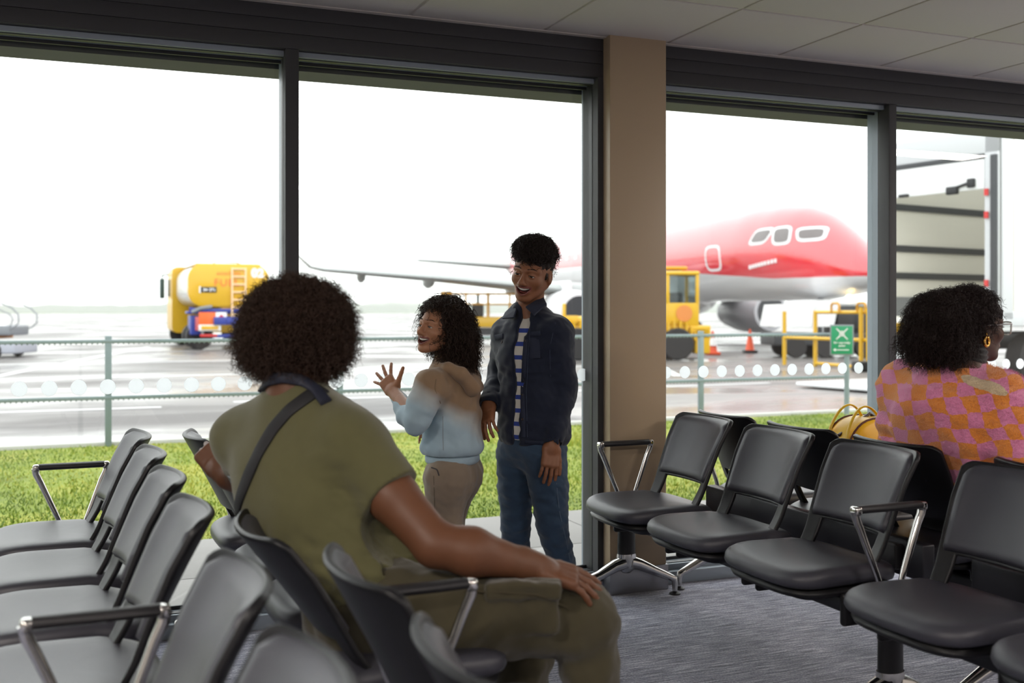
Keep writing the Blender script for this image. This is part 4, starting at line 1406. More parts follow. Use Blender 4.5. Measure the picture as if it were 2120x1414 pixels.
def scatter(v, f, n, seed=0, where=None):
    r = np.random.default_rng(seed)
    c = v[f]
    area = np.linalg.norm(np.cross(c[:, 1] - c[:, 0], c[:, 2] - c[:, 0]), axis=1)
    nor = np.cross(c[:, 2] - c[:, 0], c[:, 3] - c[:, 1]); nor /= np.linalg.norm(nor, axis=1)[:, None] + 1e-12
    if where is not None: area = area * where(c.mean(1))
    k = r.choice(len(f), n, p=area / area.sum())
    w = r.random((n, 2))
    p = (c[k, 0] * (1 - w[:, :1]) + c[k, 1] * w[:, :1]) * (1 - w[:, 1:]) + (c[k, 3] * (1 - w[:, :1]) + c[k, 2] * w[:, :1]) * w[:, 1:]
    return p, nor[k]

# ---- head
class Head:
    def __init__(self, origin, F, U, s=1.0, smile=1.0, jaw=1.0):
        self.o = A3(origin); self.R = basis(F, U); self.s = s; self.smile = smile; self.jaw = jaw
    def w(self, x, y, z): return self.o + self.R @ (np.array((x, y, z), float) * self.s)
    def l(self, P): return ((P - self.o) @ self.R) / self.s
    def field(self, face=True):
        s, w, Rm = self.s, self.w, self.R
        sr = lambda *r: tuple(q * s for q in r)
        f = Field()
        f.ell(w(0, -.012, .030), sr(.074, .094, .086), Rm, 0)
        f.ell(w(0, .028, -.028), sr(.060, .064, .080), Rm, .03 * s)
        for x in (-1, 1):
            f.cone(w(x * .052, -.012, -.045), w(x * .020, .064, -.094 * self.jaw), .022 * s, .017 * s, .022 * s)
            f.ell(w(x * .040, .058, -.026), sr(.024, .022, .022), Rm, .022 * s)
            f.cone(w(x * .048, .062, .020), w(x * .012, .082, .018), .011 * s, .012 * s, .014 * s)
        f.ell(w(0, .074, -.100 * self.jaw), sr(.021, .018, .016), Rm, .02 * s)
        if face:
            f.cone(w(0, .084, .014), w(0, .106, -.026), .0075 * s, .0105 * s, .012 * s)
            f.ell(w(0, .107, -.031), sr(.0125, .0125, .0105), Rm, .010 * s)
            for x in (-1, 1):
                f.ell(w(x * .0135, .097, -.036), sr(.0085, .011, .008), Rm, .006 * s)
                f.cut(lambda P, x=x: sd_ell(P, w(x * .0065, .104, -.0435), sr(.004, .005, .003), Rm), .002 * s)
                # eye sockets, lids
                f.cut(lambda P, x=x: sd_ell(P, w(x * .031, .096, .002), sr(.021, .014, .0125), Rm), .014 * s)
                f.ell(w(x * .031, .0735, -.001), sr(.0155, .0155, .0145), Rm, .004 * s)
                f.cut(lambda P, x=x: self.slot(P, x), .0015 * s)
                # ears
                f.ell(w(x * .075, -.012, -.014), sr(.009, .019, .031), Rm, .006 * s)
                f.cut(lambda P, x=x: sd_ell(P, w(x * .085, -.008, -.010), sr(.006, .011, .019), Rm), .004 * s)
            # muzzle, lips, open smiling mouth
            f.ell(w(0, .076, -.062), sr(.030, .020, .020), Rm, .018 * s)
            f.fn(lambda P: self.lips(P), .005 * s)
            f.cut(lambda P: self.mouth(P), .002 * s)
            for x in (-1, 1):
                f.cut(lambda P, x=x: sd_cone(P, w(x * .026, .100, -.040), w(x * .040, .082, -.066), .0025 * s, .0025 * s), .010 * s)
        return f
    def slot(self, P, x):
        q = self.l(P); X = (q[:, 0] - x * .031) / .0145; Z = (q[:, 2] + .0015 + .003 * X * X) / .0031
        return np.maximum((np.sqrt(X * X + Z * Z) - 1) * .0031, .078 - q[:, 1]) * self.s
    def mz(self, q):
        return q[:, 2] + .064 - self.smile * 9.0 * q[:, 0] ** 2
    def mouth(self, P):
        q = self.l(P); X = q[:, 0] / .0285; Z = (self.mz(q) + .001) / (.0118 * max(.15, self.smile))
        Z = np.where(Z > 0, Z * 1.25, Z * (1 + .25 * X * X))
        return np.maximum((np.sqrt(X * X + Z * Z) - 1) * .009, .070 - q[:, 1]) * self.s
    def lips(self, P):
        q = self.l(P); X = q[:, 0] / .0305; Z = (self.mz(q) + .001) / (.0150 * max(.25, self.smile))
        rr = np.sqrt(X * X + Z * Z) + 1e-9
        inpl = np.abs(rr - 1) * .0125
        yy = q[:, 1] - (.0935 - 14 * q[:, 0] ** 2)
        return (np.sqrt(inpl ** 2 + yy ** 2) - .0042) * self.s
    def region(self, C):
        """0 skin, 1 lips, 2 mouth inside"""
        q = self.l(C); X = q[:, 0] / .0305; Z = (self.mz(q) + .001) / (.0150 * max(.25, self.smile)); rr = np.sqrt(X * X + Z * Z)
        m = np.zeros(len(C), int)
        fr = (q[:, 1] > .062) & (np.abs(q[:, 2] + .064) < .04)
        surf = q[:, 1] > (.0865 - 14 * q[:, 0] ** 2)
        m[fr & (rr < 1.24) & surf] = 1
        m[fr & (rr < .98) & ~surf] = 2
        return m
    def extras(self, parent, skin_dark, brow_mat):
        """eyes, teeth, eyebrows as parts"""
        off = A3(parent.location); s = self.s
        Mh = Matrix.Translation(Vector(self.o - off)) @ Matrix([list(self.R[i]) for i in range(3)]).to_4x4() @ Matrix.Scale(s, 4)
        for x in (-1, 1):
            e = MB()
            e.lathe([(.0005, -.0134), (.006, -.0120), (.0105, -.0083), (.0132, -.003), (.0135, 0), (.0132, .003), (.0105, .0083), (.0068, .0117)], 20, mi=0, M=Mh @ TR((x * .031, .0738, -.001), -PI / 2))
            e.lathe([(.0068, .0117), (.0045, .0126), (.0005, .0131)], 20, mi=1, M=Mh @ TR((x * .031, .0738, -.001), -PI / 2 - .12))
            e.build('eye', [EYEW, EYEB], parent, angle=None)
        if self.smile > .2:
            t = MB()
            for k in range(-5, 6):
                xx = k * .0048
                zz = -.064 + self.smile * 9.0 * xx * xx + .0046
                t.box((xx, .0875 - 12 * xx * xx, zz), (.0046, .004, .0084 - abs(k) * .0004), M=Mh, bev=.0012)
            t.build('teeth', TOOTH, parent, angle=50)
            g = MB(); g.loft([[(xx + dx, .080 - 12 * xx * xx + dy, -.0735 + self.smile * 9 * xx * xx + dz) for dx, dy, dz in ((0, 0, .003), (0, .004, .001), (0, 0, -.003), (0, -.006, 0))] for xx in np.linspace(-.014, .014, 9)], M=Mh)
            g.build('tongue', TONGUE, parent, angle=70)
        r = np.random.default_rng(5)
        b = MB()
        for x in (-1, 1):
            for k in range(46):
                u = r.random(); xx = x * (.013 + .034 * u)
                zz = .0255 + .0065 * math.sin(u * PI * .75) - .004 * u + r.normal(0, .0012)
                # find the brow surface
                P = np.array([self.w(xx, y, zz) for y in np.linspace(.11, .05, 60)])
                val = self._f(P); h = np.where(val < 0)[0]
                if len(h) == 0: continue
                p = self.l(P[h[0]][None])[0]
                d = Vector((x * .8, 0, .25 - .5 * u)).normalized() * .0055
                b.tube([Vector(p) + Vector((0, -.0005, 0)), Vector(p) + d * .6 + Vector((0, .0012, 0)), Vector(p) + d + Vector((0, .0006, 0))], [.0008, .0007, .0003], 4, M=Mh)
        b.build('eyebrows', brow_mat, parent, angle=None)
        # upper lash lines
        for x in (-1, 1):
            pts = []
            for k in range(7):
                X = -1 + 2 * k / 6
                pts.append((x * .031 + X * .0150, .0738 + .0158 * math.sqrt(max(.05, 1 - (X * .95) ** 2)) + .0006, .0019 - .0034 * X * X))
            MB().tube(pts, [.0004, .0009, .0011, .0012, .0011, .0009, .0004], 6, M=Mh).build('eyelashes', brow_mat, parent, angle=None)

EYEW = mat('eye_white', (.62, .58, .55, 1), .25)
EYEB = mat('eye_iris', (.02, .012, .008, 1), .15)
TOOTH = mat('tooth', (.78, .74, .68, 1), .25)
TONGUE = mat('tongue', (.35, .10, .09, 1), .4)

# ---- hand
def hand(f, wrist, D, Nn, s=1.0, curl=(.2, .25, .3, .35), spread=.10, thumb_side=1, thumb=.6, tcurl=.3, rw=.024):
    """palm and five separate fingers. D towards fingers, Nn = back-of-hand normal, thumb_side along cross(D, Nn)"""
    D = A3(D); D /= np.linalg.norm(D); Nn = A3(Nn); Nn = Nn - D * (Nn @ D); Nn /= np.linalg.norm(Nn)
    Sd = np.cross(D, Nn) * thumb_side
    w = A3(wrist); Rm = np.stack([D, Sd, Nn], 1)
    P = lambda x, y, z: w + (D * x + Sd * y + Nn * z) * s
    f.cone(P(-.03, 0, 0), P(.02, .0, 0), rw * s, .022 * s, .02 * s)
    f.box(P(.050, .0, 0), (.042 * s, .037 * s, .0125 * s), .011 * s, Rm, .016 * s)
    tips = []
    for i, (y0, L, r) in enumerate(((.029, .074, .0088), (.010, .082, .0090), (-.010, .076, .0086), (-.028, .060, .0076))):
        a = spread * (1.5 - i) * 1.0
        base = P(.084 - abs(i - 1) * .004, y0, 0)
        d = D * math.cos(a) + Sd * math.sin(a)
        c = curl[i]; p = base; rr = r * s
        f.cone(P(.055, y0 * .8, 0), base, .0105 * s, rr * 1.04, .010 * s)
        for k, frac in enumerate((.46, .30, .24)):
            ang = c * (1.0, 1.15, .8)[k]
            d2 = d * math.cos(ang) - Nn_rot(d, Nn) * math.sin(ang)
            Nn_c = Nn_rot(d, Nn)
            q = p + d2 * L * frac * s
            f.cone(p, q, rr, rr * .93, .003 * s)
            # next phalanx continues to bend
            Nn2 = Nn_c * math.cos(ang) + d * math.sin(ang)
            p, d, rr = q, d2, rr * .93
            Nn = Nn2
        tips.append(p)
        Nn = A3(Rm[:, 2])
    # thumb leaves the side of the palm near its base
    tb = P(.018, .026, -.006)
    d = D * math.cos(thumb) + Sd * math.sin(thumb)
    p1 = tb + d * .040 * s
    d2 = d * math.cos(tcurl) - Sd * math.sin(tcurl) * .8 - Nn * .15; d2 /= np.linalg.norm(d2)
    p2 = p1 + d2 * .032 * s
    d3 = d2 * math.cos(tcurl * .6) - Sd * math.sin(tcurl * .6) * .6; d3 /= np.linalg.norm(d3)
    p3 = p2 + d3 * .024 * s
    f.cone(P(.012, .010, -.004), tb, .016 * s, .0150 * s, .012 * s)
    f.cone(tb, p1, .0140 * s, .0110 * s, .010 * s)
    f.cone(p1, p2, .0106 * s, .0096 * s, .003 * s); f.cone(p2, p3, .0096 * s, .0080 * s, .003 * s)
    return tips + [p3]

def Nn_rot(d, Nn):
    n = Nn - d * (Nn @ d); return n / (np.linalg.norm(n) + 1e-9)

def cd(l, d, z):
    """direction given in the camera frame (right, away, up)"""
    return np.array((S_ * d + C_ * l, C_ * d - S_ * l, z))

def bbox(pts, m):
    a = np.array([A3(p) for p in pts]); return a.min(0) - m, a.max(0) + m
# ------------------------------------------------------------------ people
def skinmat(name, c, rough=.5):
    return mat(name, c, rough, bump=.04, bscale=350, noise=.06, nscale=60, sss=.12, spec=.4)
def cloth(name, c, rough=.85, bump=.25, bscale=900, noise=.08, nscale=40, sheen=.25):
    return mat(name, c, rough, bump=bump, bscale=bscale, noise=noise, nscale=nscale, sheen=sheen, spec=.25)
def hairmat(name, c): return mat(name, c, .55, spec=.3)

LIP1 = mat('lips', (.20, .065, .05, 1), .4)
MOUTH = mat('mouth_inside', (.06, .012, .01, 1), .5)

# =========================================================== seated man
def build_man():
    root = empty('person', (.67, 2.60, 0), label='seated person with big curly hair, olive T-shirt and cargo trousers, arm over the seat back', category='person')
    skin = skinmat('skin_man', (.142, .058, .028, 1)); hairm = hairmat('hair_man', (.045, .024, .016, 1))
    shirt_m = cloth('olive_tshirt', (.105, .100, .043, 1), bscale=1200); pant_m = cloth('olive_cargo_cloth', (.054, .046, .024, 1), bscale=700)
    pel = A3(at(768, 1262, 2.68)); chest = A3(at(628, 968, 2.80)); mid = A3(at(672, 1080, 2.74)); waist = A3(at(738, 1178, 2.68))
    neck = A3(at(612, 815, 2.80)); shR = A3(at(722, 922, 2.68)); shL = A3(at(512, 905, 2.93))
    elR = A3(at(902, 1128, 2.54)); wrR = A3(at(1112, 1174, 2.60))
    elL = A3(at(500, 985, 3.12)); wrL = A3(at(458, 974, 3.14))
    lat = shR - shL; lat /= np.linalg.norm(lat)
    up = neck - mid; up /= np.linalg.norm(up)
    fw = np.cross(up, lat); fw /= np.linalg.norm(fw)       # away from the camera
    if fw @ cd(0, 1, 0) < 0: fw = -fw
    Rt = np.stack([lat, fw, np.cross(lat, fw)], 1)
    hipR, kneeR, ankR = A3(at(830, 1275, 2.60)), A3(at(1205, 1290, 2.66)), A3(at(1246, 1600, 2.62))
    hipL, kneeL, ankL = A3(at(850, 1262, 2.82)), A3(at(1092, 1300, 3.05)), A3(at(1066, 1560, 3.0))
    head = Head(at(616, 712, 2.79), cd(.62, .78, -.08), cd(.05, 0, 1), 1.03)
    # body: head, neck, torso, arms, hands, legs
    hf = head.field(); head._f = hf
    b = Field(); b.merge(hf, 0, (head.o, .17))
    b.cone(head.w(0, -.02, -.05), neck - up * .02, .056, .066, .03)
    b.cone(neck - up * .02, chest, .075, .14, .05)
    b.ell(chest, (.19, .12, .18), Rt, .05).ell(mid, (.165, .12, .15), Rt, .06).ell(pel, (.16, .13, .12), Rt, .06)
    b.chain([shL, elL, wrL], [.07, .052, .032], .05)
    b.chain([shR, A3(at(815, 1030, 2.60)), elR], [.075, .062, .052], .05)
    b.cone(elR, A3(at(975, 1142, 2.55)), .052, .057, .02); b.cone(A3(at(975, 1142, 2.55)), wrR, .057, .031, .02)
    b.chain([hipR, kneeR, ankR], [.09, .06, .045], .05); b.chain([hipL, kneeL, ankL], [.09, .06, .045], .05)
    b.ell((kneeR[0], kneeR[1], kneeR[2]), (.055, .055, .055), None, .03)
    # right hand lying on the knee
    hand(b, wrR, A3(at(1222, 1207, 2.61)) - wrR, cd(.22, -.35, 1.0), 1.14, (.16, .2, .22, .26), .12, -1, .5, .25, .031)
    # left hand hooked over the seat back
    hand(b, wrL, cd(-.46, .28, .44), cd(-.3, -.7, .55), 1.05, (.75, .8, .85, .9), .05, 1, .5, .3, .031)
    for a in (ankR, ankL):
        b.cone(a, (a[0] + .02, a[1], .07), .045, .05, .02)
    parts = [(b, *bbox([head.w(0, 0, 0)], .155), .0030),
             (b, *bbox([wrR, at(1215, 1222, 2.63)], .075), .0028), (b, *bbox([wrL, wrL + cd(-.06, .04, .06)], .12), .0030)]
    # coarse body with the fine boxes removed from the sampling overlap
    lo, hi = bbox([pel, shL, shR, elR, wrR, ankR, ankL, kneeR, elL, chest, neck], .16)
    hi[2] = neck[2] + .04
    body_c = Field(); body_c.merge(b, 0)
    def outside_hands(P):
        a = np.linalg.norm(P - A3(at(1172, 1198, 2.61)), axis=1) - .050
        c = np.linalg.norm(P - (wrL + cd(-.065, .045, .065)), axis=1) - .085
        return np.minimum(a, c)
    body_c.cut(outside_hands, 0)
    parts.append((body_c, lo, hi, .0065))
    o, v, f = field_mesh('body', parts, [skin, LIP1, MOUTH], root, mi=lambda C: head.region(C))
    # T-shirt
    s = Field()
    s.ell(chest, (.222, .150, .200), Rt, 0).ell(A3(at(640, 1040, 2.78)), (.205, .150, .17), Rt, .08).ell(mid, (.195, .155, .15), Rt, .07).ell(waist, (.172, .155, .125), Rt, .08)
    s.ell(A3(at(800, 1180, 2.70)), (.105, .13, .085), Rt, .07)
    s.cone(shL, shR, .078, .082, .07)
    s.cone(neck - up * .015, shR, .064, .075, .06); s.cone(neck - up * .015, shL, .064, .075, .06)
    s.cone(shR, A3(at(826, 1042, 2.595)), .088, .080, .035)
    s.cone(shL, elL + (shL - elL) * .45, .080, .068, .035)
    hemR = A3(at(808, 1024, 2.60)); dR = elR - shR
    s.keep(lambda P: np.where(((P - shR) @ (dR / np.linalg.norm(dR)) > .05) & (np.linalg.norm(P - (hemR + dR * .25), axis=1) < .125), plane(hemR, dR)(P), -1), 0)
    s.cut(lambda P: sd_cone(P, neck - up * .01, neck + up * .1, .058, .060), .006)
    s.keep(plane(A3(at(800, 1215, 2.7)), cd(.20, 0, -1)), .01)
    def wr(P):
        low = np.clip((A3(at(700, 1060, 2.7))[2] - P[:, 2]) / .14, 0, 1)
        arm = np.clip(1 - np.abs(sd_cone(P, at(745, 1060, 2.6), at(700, 960, 2.64), .02, .02)) / .07, 0, 1)
        return wrinkle(P, 34, .010, 3, (1, 1, 2.2)) * low + wrinkle(P, 22, .0065, 4) * (1 - low) + wrinkle(P, 60, .005, 8, (1, 1, 1.5)) * arm
    s.add(wr)
    lo, hi = bbox([chest - .2, chest + .2, waist, shL, shR, hemR], .16)
    field_mesh('tshirt', [(s, lo, hi, .0055)], shirt_m, root, smooth_iter=1)
    # collar rib
    # cargo trousers
    t = Field()
    t.ell(pel, (.185, .165, .135), Rt, 0)
    t.chain([hipR, A3(at(1010, 1268, 2.62)), kneeR], [.128, .108, .088], .05)
    t.ell(A3(at(1200, 1275, 2.66)), (.082, .082, .082), None, .04)
    t.chain([kneeR, A3(at(1222, 1385, 2.65)), (ankR[0], ankR[1], .12)], [.086, .072, .068], .03)
    t.chain([hipL, kneeL, (ankL[0], ankL[1], .12)], [.12, .088, .068], .05)
    t.keep(plane((0, 0, .10), (0, 0, -1)), .004)
    t.box(A3(at(1085, 1262, 2.545)), (.085, .022, .060), .012, np.stack([cd(1, 0, 0), cd(0, 1, 0), cd(0, 0, 1)], 1), .012)
    t.box(A3(at(1085, 1222, 2.540)), (.090, .028, .022), .008, np.stack([cd(1, 0, 0), cd(0, 1, 0), cd(0, 0, 1)], 1), .006)
    t.add(lambda P: wrinkle(P, 38, .0060, 11, (1, 1, 1.3)) + wrinkle(P, 85, .0018, 12))
    lo, hi = bbox([pel, hipR, kneeR, kneeL, (ankR[0], ankR[1], .12), (ankL[0], ankL[1], .12)], .19)
    field_mesh('cargo_trousers', [(t, lo, hi, .006)], pant_m, root, smooth_iter=1)
    band('side_seam', t, [(960, 1225), (1030, 1226), (1120, 1232), (1180, 1262)], .004, mat('seam_olive', (.05, .04, .02, 1), .9), root, 2.2, 2.8, off=.001, th=.0015)
    # shoes
    for nm, a, dr in (('shoe', ankR, cd(1, 0, 0)), ('shoe', ankL, cd(.9, .3, 0))):
        g = Field(); g.cone((a[0], a[1], .055), A3((a[0], a[1], .045)) + dr * .16, .05, .042, .02)
        g.cone((a[0], a[1], .055), (a[0], a[1], .11), .052, .05, .03)
        g.keep(plane((0, 0, .002), (0, 0, -1)), .002)
        lo, hi = bbox([a * (1, 1, 0) + (0, 0, .06), a * (1, 1, 0) + (0, 0, .06) + dr * .16], .08)
        field_mesh(nm, [(g, lo, hi, .006)], mat('white_trainer', (.55, .55, .52, 1), .6), root)
    # shoulder strap and the dark padded strap round the neck
    band('shoulder_strap', s, [(668, 806), (650, 814), (630, 828), (600, 850), (566, 888), (538, 935), (515, 985), (498, 1030), (488, 1072)], .038, mat('black_webbing', (.012, .012, .014, 1), .7, bump=.2, bscale=900), root, 2.3, 3.2, off=.004, th=.003)
    both = Field(); both.merge(s, 0); both.merge(b, 0)
    band('neck_strap', both, [(546, 806), (556, 788), (585, 780), (620, 786), (650, 806), (676, 836)], .030, mat('navy_neck_strap', (.016, .019, .036, 1), .6, bump=.2, bscale=500), root, 2.4, 3.1, off=.007, th=.005)
    # hair: a big rounded afro
    h = Field()
    h.ell(head.w(0, -.022, .040), (.098, .118, .104), head.R, 0)
    h.ell(A3(at(620, 660, 2.79)), (.122, .128, .088), None, .03)
    h.ell(A3(at(560, 715, 2.78)), (.070, .085, .070), None, .03)
    h.ell(A3(at(668, 712, 2.78)), (.064, .075, .075), None, .03)
    h.cut(lambda P: sd_ell(P, head.w(0, .125, -.04), (.075, .085, .085), head.R), .02)
    h.add(lambda P: wrinkle(P, 120, .008, 21) + wrinkle(P, 240, .004, 22))
    lo, hi = bbox([head.w(0, 0, 0)], .22)
    ho, hv, hfc = field_mesh('curly_hair', [(h, lo, hi, .0042)], hairm, root)
    p, n = scatter(hv, hfc, 11000, 2)
    c = curls('hair_curls', p, n, hairm, root, .042, .0058, 2.2, .0009, K=16, jitter=.55, seed=3, droop=.15)
    c.parent = ho; c.name = 'hair_curls'
    c.location = (0, 0, 0)
    # fine stubble line of the neck is left as skin
    head.extras(root, None, hairm)
    return root, s
build_man()
# =========================================================== younger boy at the glass
def floor_pt(p, dz=0.0): return np.array((p[0], p[1], dz))

def shoes(root, ank, dr, mt):
    for a, d in zip(ank, dr):
        g = Field(); g.cone((a[0], a[1], .05), A3((a[0], a[1], .04)) + d * .13, .043, .036, .02)
        g.cone((a[0], a[1], .05), (a[0], a[1], .11), .045, .045, .03)
        g.keep(plane((0, 0, .003), (0, 0, -1)), .002)
        lo, hi = bbox([A3((a[0], a[1], .06)), A3((a[0], a[1], .06)) + d * .13], .08)
        field_mesh('shoe', [(g, lo, hi, .006)], mt, root)

def button(name, root, field, u, v, d0, d1, mt, r=.006):
    p, n = march(field, u, v, d0, d1)
    if p is None: return
    x, y, z = frame_from(n)
    c = Vector(p - A3(root.location)) + Vector(n) * .001
    Mx = Matrix.Translation(c) @ Matrix((x, y, z)).transposed().to_4x4()
    MB().lathe([(r * .3, 0), (r, 0), (r, .002), (r * .7, .003), (r * .5, .0022), (.0005, .0022)], 14, M=Mx).build(name, mt, root, angle=40)

def build_boy():
    base = at(930, 1262, 4.36)
    root = empty('person', (base.x, base.y, 0), label='child with shoulder length dark curls in a brown to blue hoodie, hand on the window', category='person')
    skin = skinmat('skin_boy', (.36, .17, .095, 1)); hairm = hairmat('hair_boy', (.030, .017, .012, 1))
    head = Head(at(909, 679, 4.32), cd(-.68, -.72, .12), cd(.20, .06, .97), .92, smile=1.0)
    D = 4.34
    neck = A3(at(930, 748, 4.40)); chest = A3(at(930, 835, 4.36)); belly = A3(at(936, 925, 4.34)); pel = A3(at(940, 985, 4.34))
    shN = A3(at(893, 800, 4.22)); shF = A3(at(962, 790, 4.50))
    elN = A3(at(862, 872, 4.16)); wrN = A3(at(815, 812, 4.36))
    fwd = cd(-.93, .36, 0); latn = cd(-.36, -.93, 0)       # latn: towards the near (left) side
    Rt = np.stack([-latn, fwd, np.array((0, 0, 1.))], 1)
    elF = A3(at(925, 860, 4.62)); wrF = A3(at(893, 868, 4.62))
    hipN, hipF = pel + latn * .075, pel - latn * .075
    kneeN, kneeF = A3(at(925, 1110, 4.30)), A3(at(922, 1112, 4.44))
    ankN, ankF = A3(at(930, 1235, 4.32)), A3(at(935, 1232, 4.46))
    hf = head.field(); head._f = hf
    b = Field(); b.merge(hf, 0, (head.o, .17))
    b.cone(head.w(0, -.025, -.055), neck, .042, .050, .02); b.cone(neck, chest, .05, .10, .04)
    b.ell(chest, (.11, .075, .12), Rt, .04).ell(pel, (.09, .07, .08), Rt, .06)
    b.cone(chest, pel, .07, .07, .05)
    b.chain([shN, elN, wrN], [.045, .034, .024], .03); b.chain([shF, elF, wrF], [.045, .034, .024], .03)
    b.chain([hipN, kneeN, ankN, (ankN[0], ankN[1], .06)], [.07, .045, .033, .04], .04); b.chain([hipF, kneeF, ankF, (ankF[0], ankF[1], .06)], [.07, .045, .033, .04], .04)
    tip = A3(at(779, 756, 4.46))
    hand(b, wrN, tip - wrN, cd(-.10, -.97, .05), .90, (.10, .06, .06, .12), .30, 1, .85, .10, .020)
    hand(b, wrF, cd(-.3, .2, -.9), cd(-.3, .9, 0), .86, (.3, .3, .3, .3), .06, 1, .5, .3, .020)
    hb = bbox([wrN, tip], .075)
    parts = [(b, *bbox([head.w(0, .0, 0)], .128), .0025), (b, *hb, .0024)]
    bc = Field(); bc.merge(b, 0)
    bc.cut(lambda P: np.maximum.reduce([np.abs(P[:, 0] - (hb[0][0] + hb[1][0]) / 2) - (hb[1][0] - hb[0][0]) / 2 + .009, np.abs(P[:, 1] - (hb[0][1] + hb[1][1]) / 2) - (hb[1][1] - hb[0][1]) / 2 + .009, np.abs(P[:, 2] - (hb[0][2] + hb[1][2]) / 2) - (hb[1][2] - hb[0][2]) / 2 + .009]), 0)
    lo, hi = bbox([pel, shN, shF, elF, wrF, elN, ankN, ankF, neck], .12); lo[2] = 0; hi[2] = neck[2] + .03
    parts.append((bc, lo, hi, .006))
    field_mesh('body', parts, [skin, LIP1, MOUTH], root, mi=lambda C: head.region(C))
    # hoodie: brown above, pale blue below
    hm = cloth('dip_dyed_hoodie', (.30, .19, .11, 1), bscale=900)
    nt, N, L, bs = nodes_of(hm)
    tc = N.new('ShaderNodeTexCoord'); sx = N.new('ShaderNodeSeparateXYZ'); L.new(tc.outputs['Object'], sx.inputs[0])
    nz = N.new('ShaderNodeTexNoise'); nz.inputs['Scale'].default_value = 7; L.new(tc.outputs['Object'], nz.inputs['Vector'])
    # forearm (x towards the window) turns blue higher up than the trunk
    ma = N.new('ShaderNodeMath'); ma.operation = 'MULTIPLY_ADD'; ma.inputs[1].default_value = .10; L.new(nz.outputs['Fac'], ma.inputs[0]); L.new(sx.outputs['Z'], ma.inputs[2])
    mb_ = N.new('ShaderNodeMath'); mb_.operation = 'MULTIPLY_ADD'; mb_.inputs[1].default_value = .55; L.new(sx.outputs['X'], mb_.inputs[0]); L.new(ma.outputs[0], mb_.inputs[2])
    L.new(ramp(nt, mb_.outputs[0], [(.89, (.36, .48, .56, 1)), (.95, (.40, .42, .42, 1)), (1.01, (.25, .165, .10, 1))]), bs.inputs['Base Color'])
    h = Field()
    h.ell(A3(at(934, 812, 4.36)), (.150, .110, .125), Rt, 0)
    h.ell(A3(at(934, 880, 4.35)), (.142, .118, .13), Rt, .06)
    h.ell(A3(at(938, 925, 4.34)), (.145, .122, .07), Rt, .05)
    h.cone(shF, shN, .060, .064, .05); h.cone(neck, chest, .062, .10, .05)
    h.chain([shN, A3(at(874, 838, 4.17)), elN, A3(at(846, 862, 4.22)), A3(at(826, 826, 4.335))], [.066, .060, .052, .046, .033], .035)
    h.cone(A3(at(828, 829, 4.33)), A3(at(820, 818, 4.35)), .0315, .0300, .006)
    h.chain([shF, elF, wrF], [.064, .054, .036], .035)
    h.cut(lambda P: sd_cone(P, wrN + (wrN - elN) * .08, wrN + (wrN - elN) * .9, .024, .024), .003)
    h.add(lambda P: wrinkle(P, 40, .0050, 31, (1, 1, 1.6)) + wrinkle(P, 90, .0016, 32))
    # hem and rib
    hz = A3(at(936, 940, 4.34))[2]
    h.cut(lambda P: np.maximum(np.abs(P[:, 2] - hz) - .003, -(np.linalg.norm((P - belly)[:, :2], axis=1) - .075)), .004)
    h.ell(A3(at(937, 950, 4.34)), (.128, .108, .036), Rt, .012)
    h.keep(plane(A3(at(937, 963, 4.34)), (0, 0, -1)), .004)
    lo, hi = bbox([chest, belly, shN, shF, elN, elF, wrN], .16)
    field_mesh('hoodie', [(h, lo, hi, .005)], hm, root, smooth_iter=1)
    # hood lying behind the neck
    g = Field()
    hc = A3(at(966, 785, 4.36))
    hp = [at(906, 757, 4.31), at(928, 762, 4.25), at(955, 776, 4.23), at(980, 804, 4.27), at(986, 800, 4.40), at(974, 758, 4.48), at(950, 748, 4.50)]
    g.chain(hp, [.017, .021, .026, .030, .028, .024, .020], .02)
    g.ell(A3(at(962, 790, 4.35)), (.062, .080, .040), None, .03)
    g.cut(lambda P: sd_ell(P, A3(at(953, 768, 4.37)), (.052, .070, .022), None), .010)
    g.add(lambda P: wrinkle(P, 45, .0040, 41))
    lo, hi = bbox(hp, .06)
    field_mesh('hood', [(g, lo, hi, .0042)], cloth('brown_hood', (.27, .175, .105, 1)), root, smooth_iter=1)
    band('shoulder_seam', h, [(903, 785), (900, 805), (912, 835)], .0025, mat('seam_brown', (.19, .135, .085, 1), .9), root, 3.9, 4.6, off=.0005, th=.001)
    band('side_seam', h, [(917, 862), (917, 900), (918, 932)], .0025, mat('seam_blue', (.25, .28, .30, 1), .9), root, 3.9, 4.6, off=.0005, th=.001)
    # trousers
    t = Field()
    t.ell(pel, (.122, .100, .10), Rt, 0)
    t.chain([hipN, A3(at(922, 1045, 4.30)), kneeN, A3(at(926, 1180, 4.31)), (ankN[0], ankN[1], .08)], [.092, .078, .070, .066, .062], .04)
    t.chain([hipF, A3(at(930, 1045, 4.44)), kneeF, A3(at(930, 1180, 4.45)), (ankF[0], ankF[1], .08)], [.092, .078, .070, .066, .062], .02)
    t.keep(plane((0, 0, .06), (0, 0, -1)), .003)
    t.add(lambda P: wrinkle(P, 42, .0050, 51, (1, 1, 1.7)) + wrinkle(P, 95, .0014, 52))
    lo, hi = bbox([pel, (ankN[0], ankN[1], .06), (ankF[0], ankF[1], .06), kneeN], .14); lo[2] = 0.02
    field_mesh('trousers', [(t, lo, hi, .0055)], cloth('beige_twill', (.245, .190, .140, 1), bscale=700), root, smooth_iter=1)
    band('side_seam', t, [(898, 985), (900, 1040), (898, 1095)], .003, mat('seam_beige', (.14, .11, .08, 1), .9), root, 3.9, 4.5, off=.0005, th=.001)
